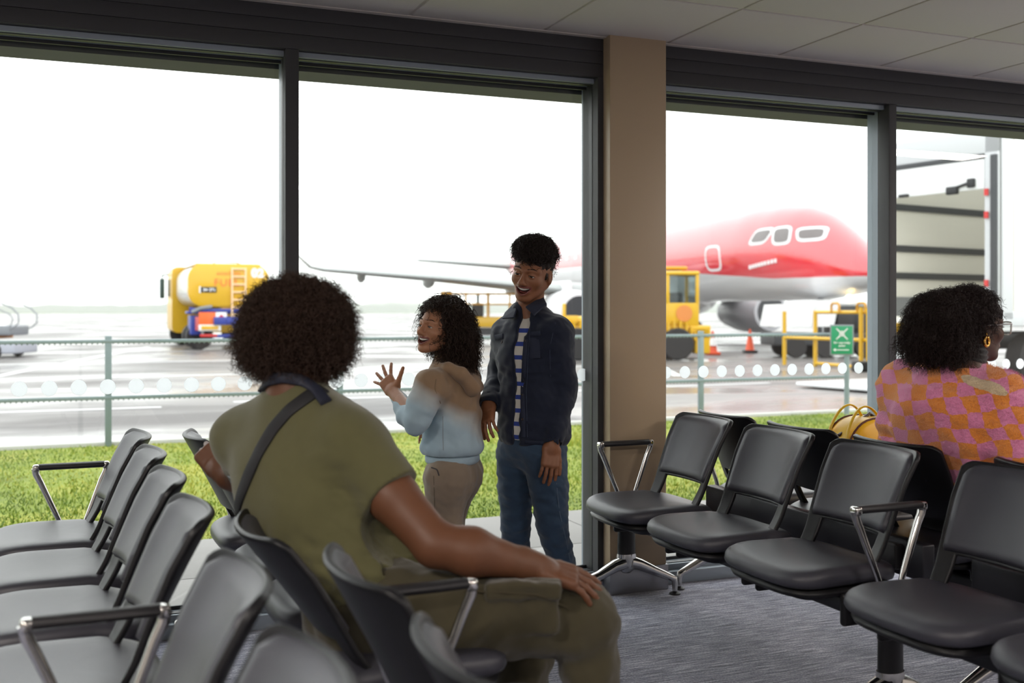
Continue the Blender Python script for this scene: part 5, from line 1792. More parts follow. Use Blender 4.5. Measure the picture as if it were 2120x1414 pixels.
    band('pocket_edge', t, [(893, 968), (905, 972), (909, 985)], .005, mat('painted_pocket_shadow', (.05, .045, .05, 1), .9), root, 3.9, 4.5, off=.0005, th=.001)  # dark strip along the pocket edge, its shade put in as colour
    shoes(root, (ankN, ankF), (fwd, fwd), mat('grey_trainer', (.3, .3, .32, 1), .6))
    # hair: scalp mass and long loose curls
    q = Field()
    q.ell(head.w(0, -.030, .034), (.080, .094, .090), head.R, 0)
    q.ell(A3(at(945, 700, 4.36)), (.062, .075, .072), None, .04)
    q.ell(A3(at(950, 738, 4.37)), (.050, .055, .035), None, .03)
    q.cut(lambda P: sd_ell(P, head.w(0, .120, -.040), (.070, .080, .112), head.R), .012)
    q.cut(lambda P: sd_ell(P, head.w(-.035, .085, -.055), (.048, .048, .078), head.R), .010)
    q.add(lambda P: wrinkle(P, 100, .007, 61))
    lo, hi = bbox([head.w(0, 0, 0)], .19)
    ho, hv, hfc = field_mesh('curly_hair', [(q, lo, hi, .0038)], hairm, root)
    p, n = scatter(hv, hfc, 5200, 4)
    face = lambda q: (q[:, 1] > .035) & (q[:, 2] < .070)
    c = curls('hair_curls', p, n, hairm, root, .048, .0095, 2.1, .0010, K=20, jitter=.4, seed=5, droop=.7, tip=.6, flow=cd(.35, .25, 0), head=head, clear=face)
    c.parent = ho
    top = lambda C: (C[:, 2] > head.o[2] + .03).astype(float)
    p, n = scatter(hv, hfc, 330, 5, top)
    c = curls('loose_ringlets', p, n, hairm, root, .050, .013, 1.4, .0013, K=24, jitter=.6, seed=6, droop=.45, tip=.7, flow=cd(-.15, .1, .25), head=head, clear=face)
    c.parent = ho
    head.extras(root, None, hairm)
build_boy()

# =========================================================== older boy
def build_teen():
    base = at(1115, 1268, 4.46)
    root = empty('person', (base.x, base.y, 0), label='tall laughing youth in a navy denim jacket, striped top and blue jeans', category='person')
    skin = skinmat('skin_teen', (.25, .105, .052, 1)); hairm = hairmat('hair_teen', (.020, .013, .011, 1))
    head = Head(at(1103, 563, 4.42), cd(-.42, -.88, -.18), cd(.20, -.04, .98), 1.0, smile=1.12)
    neck = A3(at(1096, 640, 4.48)); chest = A3(at(1103, 735, 4.47)); pel = A3(at(1100, 925, 4.47))
    fwd = cd(-.50, -.87, 0); lat = cd(.87, -.50, 0)       # lat: towards image right (his left)
    Rt = np.stack([lat, fwd, np.array((0, 0, 1.))], 1)
    shL = A3(at(1150, 690, 4.40)); shR = A3(at(1052, 692, 4.56))
    elL = A3(at(1166, 805, 4.42)); wrL = A3(at(1142, 922, 4.34))
    elR = A3(at(1036, 782, 4.66)); wrR = A3(at(1012, 838, 4.46))
    hipL, hipR = A3(at(1128, 935, 4.42)), A3(at(1072, 935, 4.52))
    kneeL, kneeR = A3(at(1143, 1085, 4.38)), A3(at(1068, 1085, 4.52))
    ankL, ankR = A3(at(1174, 1235, 4.42)), A3(at(1072, 1232, 4.58))
    hf = head.field(); head._f = hf
    b = Field(); b.merge(hf, 0, (head.o, .17))
    b.cone(head.w(0, -.022, -.055), neck, .049, .056, .025); b.cone(neck, chest, .056, .10, .04)
    b.ell(chest, (.13, .08, .14), Rt, .04).ell(pel, (.10, .075, .08), Rt, .04).cone(chest, pel, .08, .08, .05)
    b.chain([shL, elL, wrL], [.05, .038, .027], .03); b.chain([shR, elR, wrR], [.05, .038, .027], .03)
    b.chain([hipL, kneeL, ankL, (ankL[0], ankL[1], .06)], [.075, .05, .036, .045], .04); b.chain([hipR, kneeR, ankR, (ankR[0], ankR[1], .06)], [.075, .05, .036, .045], .04)
    tipL = A3(at(1136, 990, 4.30)); tipR = A3(at(1004, 905, 4.36))
    hand(b, wrL, tipL - wrL, cd(.25, -.93, .1), 1.0, (.25, .22, .2, .25), .05, -1, .35, .2, .023)
    hand(b, wrR, tipR - wrR, cd(-.55, -.80, .15), .98, (.35, .30, .30, .35), .10, 1, .75, .15, .023)
    b1 = bbox([wrL, tipL], .05); b2 = bbox([wrR, tipR], .06)
    parts = [(b, *bbox([head.w(0, 0, 0)], .138), .0026), (b, *b1, .0026), (b, *b2, .0026)]
    bc = Field(); bc.merge(b, 0)
    for bb in (b1, b2):
        c_, h_ = (bb[0] + bb[1]) / 2, (bb[1] - bb[0]) / 2 - .010
        bc.cut(lambda P, c_=c_, h_=h_: (np.abs(P - c_) - h_).max(axis=1), 0)
    lo, hi = bbox([pel, shL, shR, elL, elR, wrL, wrR, ankL, ankR, neck], .12); lo[2] = 0; hi[2] = neck[2] + .02
    parts.append((bc, lo, hi, .0065))
    field_mesh('body', parts, [skin, LIP1, MOUTH], root, mi=lambda C: head.region(C))
    # striped top
    sm = cloth('striped_top', (.5, .49, .45, 1), bump=.1)
    nt, N, L, bs = nodes_of(sm)
    tc = N.new('ShaderNodeTexCoord'); sx = N.new('ShaderNodeSeparateXYZ'); L.new(tc.outputs['Object'], sx.inputs[0])
    md = N.new('ShaderNodeMath'); md.operation = 'PINGPONG'; md.inputs[1].default_value = .0275; L.new(sx.outputs['Z'], md.inputs[0])
    gt = N.new('ShaderNodeMath'); gt.operation = 'GREATER_THAN'; gt.inputs[1].default_value = .0185; L.new(md.outputs[0], gt.inputs[0])
    g2 = N.new('ShaderNodeMath'); g2.operation = 'LESS_THAN'; g2.inputs[1].default_value = 1.262; L.new(sx.outputs['Z'], g2.inputs[0])
    mu = N.new('ShaderNodeMath'); mu.operation = 'MULTIPLY'; L.new(gt.outputs[0], mu.inputs[0]); L.new(g2.outputs[0], mu.inputs[1])
    mx = N.new('ShaderNodeMix'); mx.data_type = 'RGBA'; mx.inputs[6].default_value = (.60, .59, .55, 1); mx.inputs[7].default_value = (.03, .06, .30, 1)
    L.new(mu.outputs[0], mx.inputs[0]); L.new(mx.outputs[2], bs.inputs['Base Color'])
    s = Field()
    s.ell(chest, (.158, .098, .17), Rt, 0); s.cone(chest, pel, .085, .085, .05); s.cone(neck - (0, 0, .05), chest, .060, .10, .05)
    s.ell(A3(at(1098, 850, 4.47)), (.138, .096, .15), Rt, .04); s.ell(A3(at(1100, 890, 4.47)), (.138, .098, .08), Rt, .04)
    s.add(lambda P: wrinkle(P, 45, .0025, 71))
    s.keep(plane(A3(at(1090, 655, 4.45)), (0, 0, 1)), .006); s.keep(plane(A3(at(1100, 912, 4.4)), (0, 0, -1)), .006)
    lo, hi = bbox([chest, pel], .19)
    field_mesh('striped_shirt', [(s, lo, hi, .006)], sm, root)
    # jacket
    jm = cloth('navy_denim_jacket', (.0075, .012, .029, 1), rough=.75, bscale=1100, noise=.18, nscale=55, sheen=.2)
    j = Field()
    j.ell(A3(at(1104, 735, 4.47)), (.176, .118, .18), Rt, 0)
    j.ell(A3(at(1106, 840, 4.47)), (.164, .122, .17), Rt, .06)
    j.ell(A3(at(1106, 895, 4.47)), (.166, .126, .10), Rt, .05)
    j.cone(shR, shL, .060, .062, .05); j.cone(neck - (0, 0, .01), chest, .068, .11, .05)
    j.cone(neck - (0, 0, .02), shL, .060, .060, .03); j.cone(neck - (0, 0, .02), shR, .060, .060, .03)
    j.chain([shL, elL, wrL + (elL - wrL) * .08], [.070, .060, .044], .03)
    j.chain([shR, elR, wrR + (elR - wrR) * .06], [.068, .058, .043], .03)
    for a, c in ((elL, wrL), (elR, wrR)):
        d = (c - a) / np.linalg.norm(c - a)
        j.cone(c - d * .040, c - d * .018, .0455, .0445, .004)
        j.cut(lambda P, c=c, d=d: sd_cone(P, c - d * .03, c + d * .12, .033, .036), .002)
    # open front: wedge cut following the line of the placket, seen from the fitted frame of the jacket
    topP, botP = A3(at(1071, 655, 4.34)), A3(at(1055, 925, 4.34))
    def opening(P):
        q = (P - topP); z = np.clip((topP[2] - P[:, 2]) / (topP[2] - botP[2]), 0, 1)
        cx = (topP + (botP - topP) * z[:, None] if False else topP[None] + (botP - topP)[None] * z[:, None])
        lx = (P - cx) @ lat; fy = (P - chest) @ fwd
        hw = .019 + .004 * np.sin(z * 5 + .6)
        return np.maximum(np.abs(lx) - hw, -(fy - .02))
    j.cut(opening, .004)
    j.cut(lambda P: sd_cone(P, neck - (0, 0, .01), neck + (0, 0, .12), .056, .066), .004)
    j.keep(plane(A3(at(1105, 922, 4.4)), (0, 0, -1)), .003)
    j.add(lambda P: wrinkle(P, 36, .0055, 81, (1, 1, 1.5)) + wrinkle(P, 85, .0018, 82))
    lo, hi = bbox([chest, shL, shR, elL, elR, wrL, wrR, A3(at(1105, 925, 4.47))], .15)
    field_mesh('denim_jacket', [(j, lo, hi, .005)], jm, root, smooth_iter=1)
    seam = mat('navy_stitching', (.030, .042, .075, 1), .8); dm = mat('navy_denim_flap', (.0105, .016, .038, 1), .8, bump=.2, bscale=900)
    # collar: two pointed leaves
    def leaf(pts, name='collar'):
        mb = MB(); vs = [A3(p) - A3(root.location) for p in pts]
        n = np.cross(vs[1] - vs[0], vs[2] - vs[0]); n /= np.linalg.norm(n)
        k = len(vs)
        mb.add([v + n * .0035 for v in vs] + [v - n * .0035 for v in vs], [tuple(range(k)), tuple(reversed(range(k, 2 * k)))] + [(i, k + i, k + (i + 1) % k, (i + 1) % k) for i in range(k)])
        o = mb.build(name, dm, root, smooth=False, bevel=.002)
    leaf([at(1124, 613, 4.47), at(1132, 629, 4.38), at(1106, 653, 4.30), at(1088, 636, 4.33), at(1104, 626, 4.40)])
    leaf([at(1067, 627, 4.50), at(1069, 642, 4.41), at(1064, 658, 4.37), at(1040, 660, 4.42), at(1046, 648, 4.48)])
    rr_ = MB(); rr_.tube([Vector(neck + lat * math.cos(a) * .066 + fwd * math.sin(a) * .062 + np.array((0, 0, .012 - .02 * math.sin(a))) - A3(root.location)) for a in np.linspace(-PI * 1.12, PI * .14, 14)], .016, 8, sx=.5)
    rr_.build('collar_stand', dm, root, angle=70)
    # pocket flaps, stitching, buttons
    band('chest_pocket', j, [(1081, 722), (1118, 720)], .085, dm, root, 4.0, 4.6, off=-.0015, th=.003)
    band('pocket_flap', j, [(1078, 692), (1120, 690)], .022, dm, root, 4.0, 4.6, off=.001, th=.004)
    band('pocket_flap', j, [(1026, 699), (1042, 696)], .022, dm, root, 4.0, 4.7, off=.001, th=.004)
    band('placket', j, [(1092, 672), (1086, 740), (1082, 820), (1084, 905)], .020, dm, root, 4.0, 4.6, off=.0005, th=.003, sub=10)
    band('stitching', j, [(1098, 676), (1093, 740), (1090, 820), (1092, 905)], .0022, seam, root, 4.0, 4.6, off=.001, th=.0012, sub=10)
    band('stitching', j, [(1150, 668), (1138, 720), (1140, 780)], .0022, seam, root, 4.0, 4.6, off=.0005, th=.0012)
    band('hem', j, [(1088, 915), (1110, 917), (1132, 917)], .018, dm, root, 4.0, 4.6, off=.0, th=.003)
    bt = mat('dark_metal_button', (.06, .05, .05, 1), .35, metal=.8)
    for u, v in ((1087, 706), (1084, 762), (1081, 818), (1082, 868)): button('button', root, j, u, v, 4.0, 4.6, bt)
    button('button', root, j, 1040, 708, 4.0, 4.7, bt)
    # jeans
    dn = cloth('blue_denim', (.032, .060, .105, 1), bscale=1100, noise=.3, nscale=22)
    t = Field()
    t.ell(pel, (.142, .105, .10), Rt, 0)
    t.chain([hipL, A3(at(1136, 1010, 4.40)), kneeL, A3(at(1162, 1165, 4.40)), (ankL[0], ankL[1], .07)], [.092, .080, .066, .056, .056], .04)
    t.chain([hipR, A3(at(1068, 1010, 4.52)), kneeR, A3(at(1069, 1165, 4.55)), (ankR[0], ankR[1], .07)], [.092, .078, .062, .056, .056], .02)
    t.keep(plane((0, 0, .05), (0, 0, -1)), .003)
    t.add(lambda P: wrinkle(P, 48, .0048, 91, (1, 1, 1.8)) + wrinkle(P, 100, .0014, 92))
    lo, hi = bbox([pel, (ankL[0], ankL[1], .06), (ankR[0], ankR[1], .06), kneeL, kneeR], .14); lo[2] = .02
    field_mesh('jeans', [(t, lo, hi, .0055)], dn, root, smooth_iter=1)
    band('side_seam', t, [(1152, 1000), (1158, 1060), (1170, 1110), (1182, 1170)], .003, mat('jeans_seam', (.10, .14, .20, 1), .9), root, 4.0, 4.6, off=.0005, th=.001)
    shoes(root, (ankL, ankR), (fwd, fwd), mat('dark_trainer', (.04, .04, .045, 1), .6))
    # hair: short sides, thick curly top
    q = Field()
    q.ell(head.w(0, -.022, .045), (.078, .098, .082), head.R, 0)
    q.ell(head.w(0, .014, .094), (.070, .080, .048), head.R, .03)
    q.cut(lambda P: sd_ell(P, head.w(0, .120, -.022), (.080, .085, .098), head.R), .010)
    q.cut(lambda P: sd_ell(P, head.w(0, .03, -.125), (.12, .13, .085), head.R), .008)
    for x in (-1, 1): q.ell(head.w(x * .064, .010, .024), (.011, .016, .046), head.R, .01)   # sideburns
    q.cut(lambda P: sd_ell(P, head.w(0, .125, -.020), (.080, .085, .098), head.R), .006)
    q.add(lambda P: wrinkle(P, 110, .006, 101))
    lo, hi = bbox([head.w(0, 0, .03)], .16)
    ho, hv, hfc = field_mesh('curly_hair', [(q, lo, hi, .0036)], hairm, root)
    hi_ = lambda C: np.clip((head.l(C)[:, 2] - .055) / .03, .02, 1)
    p, n = scatter(hv, hfc, 3600, 7, hi_)
    c = curls('hair_curls', p, n, hairm, root, .024, .0085, 1.2, .0011, K=14, jitter=.6, seed=8, droop=.2, tip=.6)
    c.parent = ho
    head.extras(root, None, hairm)
build_teen()
# =========================================================== seated woman in the checked jumper
def build_woman():
    base = at(1975, 1130, 3.80)
    root = empty('person', (base.x, base.y, 0), label='seated person with glasses and hoop earrings in an orange and pink checked jumper', category='person')
    skin = skinmat('skin_woman', (.085, .038, .022, 1)); hairm = hairmat('hair_woman', (.020, .011, .010, 1))
    head = Head(at(2016, 674, 3.74), cd(.95, .28, -.06), cd(.03, 0, 1), 1.04, smile=.18)
    neck = A3(at(1990, 752, 3.72)); chest = A3(at(1975, 850, 3.72)); belly = A3(at(1972, 950, 3.74)); pel = A3(at(1978, 1080, 3.80))
    fwd = cd(.80, .60, 0); lat = cd(.60, -.80, 0)       # lat: her right, towards the camera and image right
    Rt = np.stack([lat, fwd, np.array((0, 0, 1.))], 1)
    shR = A3(at(2074, 828, 3.60)); shL = A3(at(1880, 800, 3.90))
    elR = A3(at(2120, 960, 3.50)); wrR = A3(at(2210, 1010, 3.60))
    elL = A3(at(1868, 950, 4.02)); wrL = A3(at(2010, 1010, 4.10))
    hipR, hipL = pel + lat * .10, pel - lat * .10
    kneeR, kneeL = hipR + fwd * .46 + np.array((0, 0, .03)), hipL + fwd * .46 + np.array((0, 0, .03))
    ankR, ankL = kneeR + fwd * .05, kneeL + fwd * .05
    ankR[2] = ankL[2] = .10
    hf = head.field(); head._f = hf
    b = Field(); b.merge(hf, 0, (head.o, .18))
    b.cone(head.w(0, -.025, -.055), neck, .055, .062, .025); b.cone(neck, chest, .07, .13, .04)
    b.ell(chest, (.19, .13, .17), Rt, .04).ell(belly, (.17, .14, .15), Rt, .06).ell(pel, (.18, .16, .12), Rt, .06)
    b.chain([shR, elR, wrR], [.07, .05, .032], .03); b.chain([shL, elL, wrL], [.07, .05, .032], .03)
    for a, c, e in ((hipR, kneeR, ankR), (hipL, kneeL, ankL)):
        b.chain([a, c, e, (e[0], e[1], .06)], [.095, .065, .045, .05], .04)
    hand(b, wrR, fwd * .9 + np.array((0, 0, -.2)), np.array((0, 0, 1.)), .96, (.35, .35, .35, .35), .05, -1, .4, .2, .029)
    hand(b, wrL, fwd * .9 + np.array((0, 0, -.2)), np.array((0, 0, 1.)), .96, (.35, .35, .35, .35), .05, 1, .4, .2, .029)
    b.keep(plane((2.74, 0, .86), (-1, 0, -.5)), .02)
    lo, hi = bbox([pel, shR, shL, elR, elL, wrR, wrL, kneeR, kneeL, ankR, ankL, neck], .14); lo[2] = 0; hi[2] = neck[2] + .02
    lo2, hi2 = bbox([head.w(0, 0, 0)], .145)
    field_mesh('body', [(b, lo2, hi2, .0030), (b, lo, hi, .0075)], [skin, LIP1, MOUTH], root, mi=lambda C: head.region(C))
    # jumper
    wm = mat('checked_wool', (.8, .3, .1, 1), .95, sheen=.5)
    nt, N, L, bs = nodes_of(wm)
    tc = N.new('ShaderNodeTexCoord')
    n0 = N.new('ShaderNodeTexNoise'); n0.inputs['Scale'].default_value = 60; n0.inputs['Detail'].default_value = 3; L.new(tc.outputs['Object'], n0.inputs['Vector'])
    n1 = N.new('ShaderNodeTexNoise'); n1.inputs['Scale'].default_value = 6; L.new(tc.outputs['Object'], n1.inputs['Vector'])
    va = N.new('ShaderNodeVectorMath'); va.operation = 'MULTIPLY_ADD'; va.inputs[1].default_value = (.012, .012, .012); L.new(n0.outputs['Color'], va.inputs[0])
    vb = N.new('ShaderNodeVectorMath'); vb.operation = 'MULTIPLY_ADD'; vb.inputs[1].default_value = (.07, .07, .07); L.new(n1.outputs['Color'], vb.inputs[0]); L.new(tc.outputs['Object'], vb.inputs[2])
    L.new(vb.outputs[0], va.inputs[2])
    # knitted squares: along the side-to-side axis of the back and up
    dl = N.new('ShaderNodeVectorMath'); dl.operation = 'DOT_PRODUCT'; dl.inputs[1].default_value = tuple(cd(.93, -.36, .22)); L.new(va.outputs[0], dl.inputs[0])
    dz = N.new('ShaderNodeVectorMath'); dz.operation = 'DOT_PRODUCT'; dz.inputs[1].default_value = tuple(cd(-.16, .0, 1.0)); L.new(va.outputs[0], dz.inputs[0])
    cx = N.new('ShaderNodeCombineXYZ'); L.new(dl.outputs['Value'], cx.inputs[0]); L.new(dz.outputs['Value'], cx.inputs[1]); cx.inputs[2].default_value = .01
    ck = N.new('ShaderNodeTexChecker'); ck.inputs['Scale'].default_value = 19.5
    ck.inputs['Color1'].default_value = (1.0, .34, .05, 1); ck.inputs['Color2'].default_value = (.95, .31, .55, 1); L.new(cx.outputs[0], ck.inputs['Vector'])
    # irregular cream patch knitted in at the right shoulder
    pc = A3(at(2040, 768, 3.60)) - A3(root.location)
    sb = N.new('ShaderNodeVectorMath'); sb.operation = 'SUBTRACT'; sb.inputs[1].default_value = tuple(pc); L.new(va.outputs[0], sb.inputs[0])
    d1 = N.new('ShaderNodeVectorMath'); d1.operation = 'DOT_PRODUCT'; d1.inputs[1].default_value = tuple(cd(.85, -.2, -.42) * .42); L.new(sb.outputs[0], d1.inputs[0])
    d2 = N.new('ShaderNodeVectorMath'); d2.operation = 'DOT_PRODUCT'; d2.inputs[1].default_value = tuple(cd(.42, 0, .85) * 1.5); L.new(sb.outputs[0], d2.inputs[0])
    cc = N.new('ShaderNodeCombineXYZ'); L.new(d1.outputs['Value'], cc.inputs[0]); L.new(d2.outputs['Value'], cc.inputs[1])
    le = N.new('ShaderNodeVectorMath'); le.operation = 'LENGTH'; L.new(cc.outputs[0], le.inputs[0])
    lt = N.new('ShaderNodeMath'); lt.operation = 'LESS_THAN'; lt.inputs[1].default_value = .030; L.new(le.outputs['Value'], lt.inputs[0])
    mc = N.new('ShaderNodeMix'); mc.data_type = 'RGBA'; L.new(lt.outputs[0], mc.inputs[0]); L.new(ck.outputs['Color'], mc.inputs[6]); mc.inputs[7].default_value = (.85, .66, .42, 1)
    L.new(mc.outputs[2], bs.inputs['Base Color'])
    n2 = N.new('ShaderNodeTexNoise'); n2.inputs['Scale'].default_value = 260; n2.inputs['Detail'].default_value = 4; L.new(tc.outputs['Object'], n2.inputs['Vector'])
    bp = N.new('ShaderNodeBump'); bp.inputs['Strength'].default_value = .7; bp.inputs['Distance'].default_value = .01; L.new(n2.outputs['Fac'], bp.inputs['Height']); L.new(bp.outputs[0], bs.inputs['Normal'])
    j = Field()
    j.ell(A3(at(1978, 855, 3.72)), (.225, .165, .175), Rt, 0)
    j.ell(A3(at(1972, 930, 3.74)), (.222, .180, .15), Rt, .07)
    j.ell(A3(at(1975, 1010, 3.78)), (.215, .180, .13), Rt, .06)
    j.cone(shL, shR, .082, .084, .06); j.cone(neck - (0, 0, .075), chest, .080, .14, .06)
    j.chain([shR, elR, wrR], [.096, .090, .05], .045); j.chain([shL, elL, wrL], [.100, .092, .05], .045)
    j.cut(lambda P: sd_cone(P, neck - (0, 0, .02), neck + (0, 0, .1), .066, .070), .008)
    fx = A3(at(1980, 930, 3.6))
    def fold(P):
        z = P[:, 2] - fx[2]; l = (P - fx) @ cd(1, 0, 0)
        return .010 * np.exp(-((z + .22 * l + .02) / .016) ** 2) - .008 * np.exp(-((z + .22 * l - .015) / .02) ** 2) + .007 * np.exp(-((z + .1 * l + .10) / .018) ** 2)
    j.add(lambda P: wrinkle(P, 24, .0085, 111, (1, 1, 1.8)) + wrinkle(P, 55, .003, 112) + fold(P))
    j.keep(plane((0, 0, .50), (0, 0, -1)), .01)
    j.keep(plane((2.725, 0, .86), (-1, 0, -.5)), .02)
    lo, hi = bbox([chest, shR, shL, elR, elL, wrR, wrL, (pel[0], pel[1], .52)], .2)
    jo, jv, jf = field_mesh('checked_jumper', [(j, lo, hi, .0062)], wm, root, smooth_iter=1)
    p, n = scatter(jv, jf, 20000, 12, lambda C: (((C - A3(at(1975, 900, 3.7))) @ cd(.2, -1, 0)) > -.06).astype(float))
    fz = curls('wool_fuzz', p, n, wm, root, .010, .0025, .8, .00035, K=5, jitter=.6, seed=13)
    fz.parent = jo
    cr = MB(); cn = Vector(neck - A3(root.location)) + Vector((0, 0, -.040))
    cr.tube([cn + Vector(lat * math.cos(a) * .090 + fwd * math.sin(a) * .088) + Vector((0, 0, .012 * math.sin(a))) for a in np.linspace(0, 2 * PI, 37)], .016, 10, caps=False)
    cr.build('collar_rib', mat('pink_rib', (.80, .20, .36, 1), .95, bump=.4, bscale=500), root, angle=70)
    # roll neck
    g = Field(); g.cone(neck - (0, 0, .06), neck + cd(.012, 0, .034), .082, .074, 0)
    g.add(lambda P: .003 * np.sin((P[:, 2] + .15 * P[:, 0]) * 330))
    lo, hi = bbox([neck], .13)
    field_mesh('roll_neck', [(g, lo, hi, .004)], cloth('black_knit', (.018, .018, .018, 1)), root)
    # trousers + shoes
    t = Field(); t.ell(pel, (.20, .18, .13), Rt, 0)
    for a, c, e in ((hipR, kneeR, ankR), (hipL, kneeL, ankL)): t.chain([a, c, (e[0], e[1], .10)], [.11, .085, .065], .04)
    t.keep(plane((0, 0, .08), (0, 0, -1)), .004); t.keep(plane((2.735, 0, .86), (-1, 0, -.5)), .02)
    lo, hi = bbox([pel, kneeR, kneeL, (ankR[0], ankR[1], .1), (ankL[0], ankL[1], .1)], .2)
    field_mesh('trousers', [(t, lo, hi, .008)], cloth('dark_trousers', (.02, .022, .03, 1)), root)
    shoes(root, (ankR, ankL), (fwd, fwd), mat('black_shoe', (.02, .02, .02, 1), .4))
    # hair: dense tight curls to the shoulders
    q = Field()
    q.ell(head.w(0, -.020, .034), (.092, .108, .096), head.R, 0)
    q.ell(A3(at(1945, 665, 3.70)), (.105, .10, .098), None, .05)
    q.ell(A3(at(1912, 708, 3.70)), (.070, .08, .062), None, .04)
    q.ell(A3(at(1975, 716, 3.64)), (.062, .05, .050), None, .04)
    q.cut(lambda P: sd_ell(P, head.w(0, .150, -.025), (.10, .108, .128), head.R), .012)
    q.cut(lambda P: sd_ell(P, head.w(.095, .050, -.048), (.064, .082, .078), head.R), .010)
    q.add(lambda P: wrinkle(P, 105, .008, 121) + wrinkle(P, 230, .004, 122))
    lo, hi = bbox([head.w(0, 0, 0), at(1920, 700, 3.7)], .19)
    ho, hv, hfc = field_mesh('curly_hair', [(q, lo, hi, .0042)], hairm, root)
    p, n = scatter(hv, hfc, 8500, 14)
    c = curls('hair_curls', p, n, hairm, root, .034, .0052, 2.0, .0009, K=15, jitter=.5, seed=15, droop=.5, flow=cd(-.45, -.1, -.1), head=head, clear=lambda q: (q[:, 1] > .020) & (q[:, 2] < .085))
    c.parent = ho
    head.extras(root, None, hairm)
    # gold hoop earring (on the near ear)
    ec = head.w(.086, -.018, -.052); off = A3(root.location)
    ear = Vector(ec - off)
    Mx = Matrix.Translation(ear) @ Euler((R(90), 0, -YAW + R(35))).to_matrix().to_4x4()
    mbx = MB(); mbx.tube([Mx @ Vector((math.cos(a) * .0135, math.sin(a) * .0155, 0)) for a in np.linspace(R(100), R(440), 26)], [.0028] + [.0056] * 24 + [.0028], 10)
    mbx.build('hoop_earring', mat('gold', (.75, .42, .10, 1), .2, metal=1.0), root, angle=70)
    mbx = MB(); mbx.tube([ear + Vector((0, 0, .030)), ear + Vector((0, 0, .022))], .0035, 8); mbx.build('ear_stud', mat('gold_stud', (.75, .42, .10, 1), .2, metal=1.0), root)
    # clear framed glasses
    Mh = Matrix.Translation(Vector(head.o - off)) @ Matrix([list(head.R[i]) for i in range(3)]).to_4x4() @ Matrix.Scale(head.s, 4)
    gm = mat('clear_acetate', (.62, .60, .58, 1), .12); gm.node_tree.nodes['Principled BSDF'].inputs['Transmission Weight'].default_value = .5
    fr = MB()
    for x in (-1, 1):
        pts = [(x * .034 + .026 * math.copysign(abs(math.cos(a)) ** .5, math.cos(a)), .108 - 2.2 * (x * .034 + .026 * math.cos(a)) ** 2, -.002 + .021 * math.copysign(abs(math.sin(a)) ** .5, math.sin(a))) for a in np.linspace(0, 2 * PI, 33)]
        fr.tube(pts, .0028, 8, M=Mh)
        fr.tube([(x * .060, .101, .012), (x * .074, .085, .012), (x * .079, .03, .006), (x * .079, -.012, .002), (x * .076, -.03, -.014)], [.003, .003, .0022, .0022, .002], 8, M=Mh)
    fr.tube([(-.010, .1075, .006), (0, .109, .009), (.010, .1075, .006)], .0028, 8, M=Mh)
    gl = fr.build('glasses', gm, root, angle=70)
    ls = MB()
    for x in (-1, 1):
        ring = [(x * .034 + .0245 * math.copysign(abs(math.cos(a)) ** .5, math.cos(a)), .108 - 2.2 * (x * .034 + .0245 * math.cos(a)) ** 2, -.002 + .0195 * math.copysign(abs(math.sin(a)) ** .5, math.sin(a))) for a in np.linspace(0, 2 * PI, 32, endpoint=False)]
        ls.loft([ring, [(a, y - .001, z) for a, y, z in ring]], M=Mh)
    ls.build('lens', M['glass'], gl, angle=40)
build_woman()

# =========================================================== yellow handbag on the seat behind
hb = at(1800, 880, 4.28)
bag = empty('handbag', (hb.x, hb.y, .525), -YAW + R(25), label='mustard yellow handbag with brown edging standing on the seat beside the checked jumper', category='handbag')
ym = mat('mustard_leather', (.88, .56, .02, 1), .38, bump=.08, bscale=250); bm2 = mat('brown_piping', (.10, .025, .008, 1), .45)
W_, Hh, Dp = .36, .37, .16
def bag_ring(y, k=1.0):
    r = []
    for i in range(40):
        a = 2 * PI * i / 40
        x = math.copysign(abs(math.cos(a)) ** .72, math.cos(a)) * W_ / 2 * k
        z = Hh * .5 + math.copysign(abs(math.sin(a)) ** (.9 if math.sin(a) > 0 else .45), math.sin(a)) * Hh / 2 * k
        r.append((x, y, z))
    return r
MB().loft([bag_ring(-Dp / 2, .90), bag_ring(-Dp / 2 + .012, .985), bag_ring(-Dp / 2 + .03, 1.0), bag_ring(Dp / 2 - .03, 1.0), bag_ring(Dp / 2 - .012, .985), bag_ring(Dp / 2, .90)]).build('bag_body', ym, bag, angle=50)
for y in (-Dp / 2 + .014, Dp / 2 - .014):
    MB().tube([Vector(p) * 1 for p in bag_ring(y, .995)] + [Vector(bag_ring(y, .995)[0])], .0045, 8, caps=False).build('piping', bm2, bag, angle=70)
m = MB(); m.box((0, -Dp / 2 - .004, .10), (.24, .018, .15), bev=.008); m.build('front_pocket', ym, bag, angle=40)
m = MB(); m.box((0, -Dp / 2 - .016, .178), (.245, .006, .006)); m.build('pocket_piping', bm2, bag, smooth=False)
m = MB(); m.tube([(-.16, 0, .30), (0, 0, .38), (.16, 0, .30)], .006, 8, sx=1.5); m.build('zip', mat('dark_zip', (.05, .03, .02, 1), .4, metal=.5), bag)
for y in (-.052, .052):
    pts = [(-.17 + .21 * t, y * (1 - .15 * math.sin(PI * t)), (.27) + .145 * math.sin(PI * t) ** .6) for t in np.linspace(0, 1, 17)]
    h_ = MB(); h_.tube(pts, .0085, 8, sx=.45, up=(0, 1, 0)).build('handle', ym, bag, angle=70)
q0 = Vector((.06, -.05, .35))
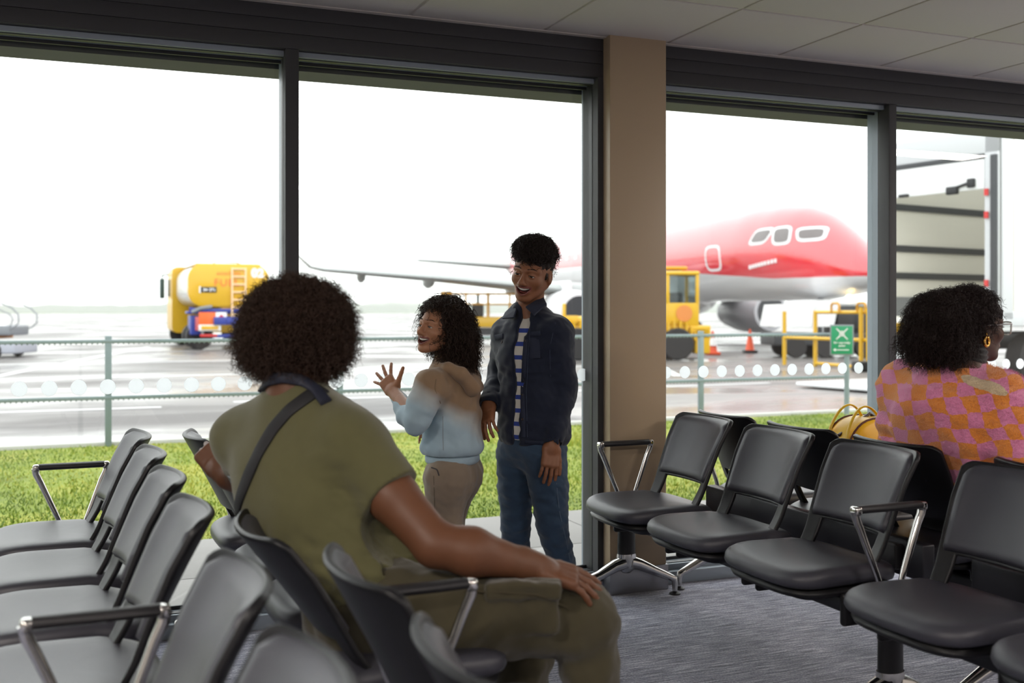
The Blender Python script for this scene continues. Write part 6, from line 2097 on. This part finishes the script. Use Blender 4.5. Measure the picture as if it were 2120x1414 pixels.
MB().tube([q0, q0 + Vector((.045, -.02, .07)), q0 + Vector((.10, -.04, .15))], .006, 8, sx=1.8).build('shoulder_strap', bm2, bag, angle=70)
# ------------------------------------------------------------------ sky, lights, camera
w = bpy.data.worlds.new('overcast_sky'); SC.world = w
w.use_nodes = True
bg = w.node_tree.nodes['Background']
bg.inputs['Color'].default_value = (1.0, 1.0, 1.0, 1)
bg.inputs['Strength'].default_value = 3.0

def area(name, loc, rot, size, power, color=(1, 1, 1)):
    l = bpy.data.lights.new(name, 'AREA'); l.shape = 'RECTANGLE'; l.size, l.size_y = size; l.energy = power; l.color = color
    o = bpy.data.objects.new(name, l); COL.objects.link(o); o.location = loc; o.rotation_euler = rot
    return o
# ceiling luminaires of the lounge (behind and above the camera)
for i, (x, y) in enumerate(((-.9, -1.6), (2.3, -1.6), (5.5, -1.6), (6.2, .6), (6.2, 2.6), (-1.6, .9))):
    fx, fy = x, y
    lum = MB().box((fx, fy, ZC - .012), (1.2, .3, .03), bev=.004).build('ceiling_light', mat('luminaire_body', col(225, 225, 225), .5), None, angle=30, label='flat rectangular ceiling light panel behind the camera', category='ceiling light', group='ceiling light panels behind the camera')
    area('lamp_%d' % i, (fx, fy, ZC - .035), (0, 0, 0), (1.1, .26), 80, (1.0, .91, .83))

cam = bpy.data.cameras.new('camera')
co = bpy.data.objects.new('camera', cam); COL.objects.link(co)
co.location = (0, 0, CAMH)
co.rotation_euler = (R(90), 0, -YAW)
cam.sensor_width = 36
cam.lens = FPX / 2120 * 36
cam.shift_y = -(707 - 643) / 2120
cam.clip_end = 5000; cam.clip_start = .05
cam.dof.use_dof = True
cam.dof.focus_distance = 4.3
cam.dof.aperture_fstop = 2.6
SC.camera = co
SC.view_settings.view_transform = 'Standard'
SC.view_settings.look = 'None'
SC.view_settings.gamma = 1
SC.view_settings.exposure = 0.0
SC.view_settings.use_curve_mapping = False
SC.cycles.use_denoising = True
SC.cycles.max_bounces = 8
SC.cycles.volume_bounces = 3
SC.cycles.transparent_max_bounces = 12
SC.cycles.sample_clamp_indirect = 6
SC.cycles.caustics_reflective = False
SC.cycles.caustics_refractive = False
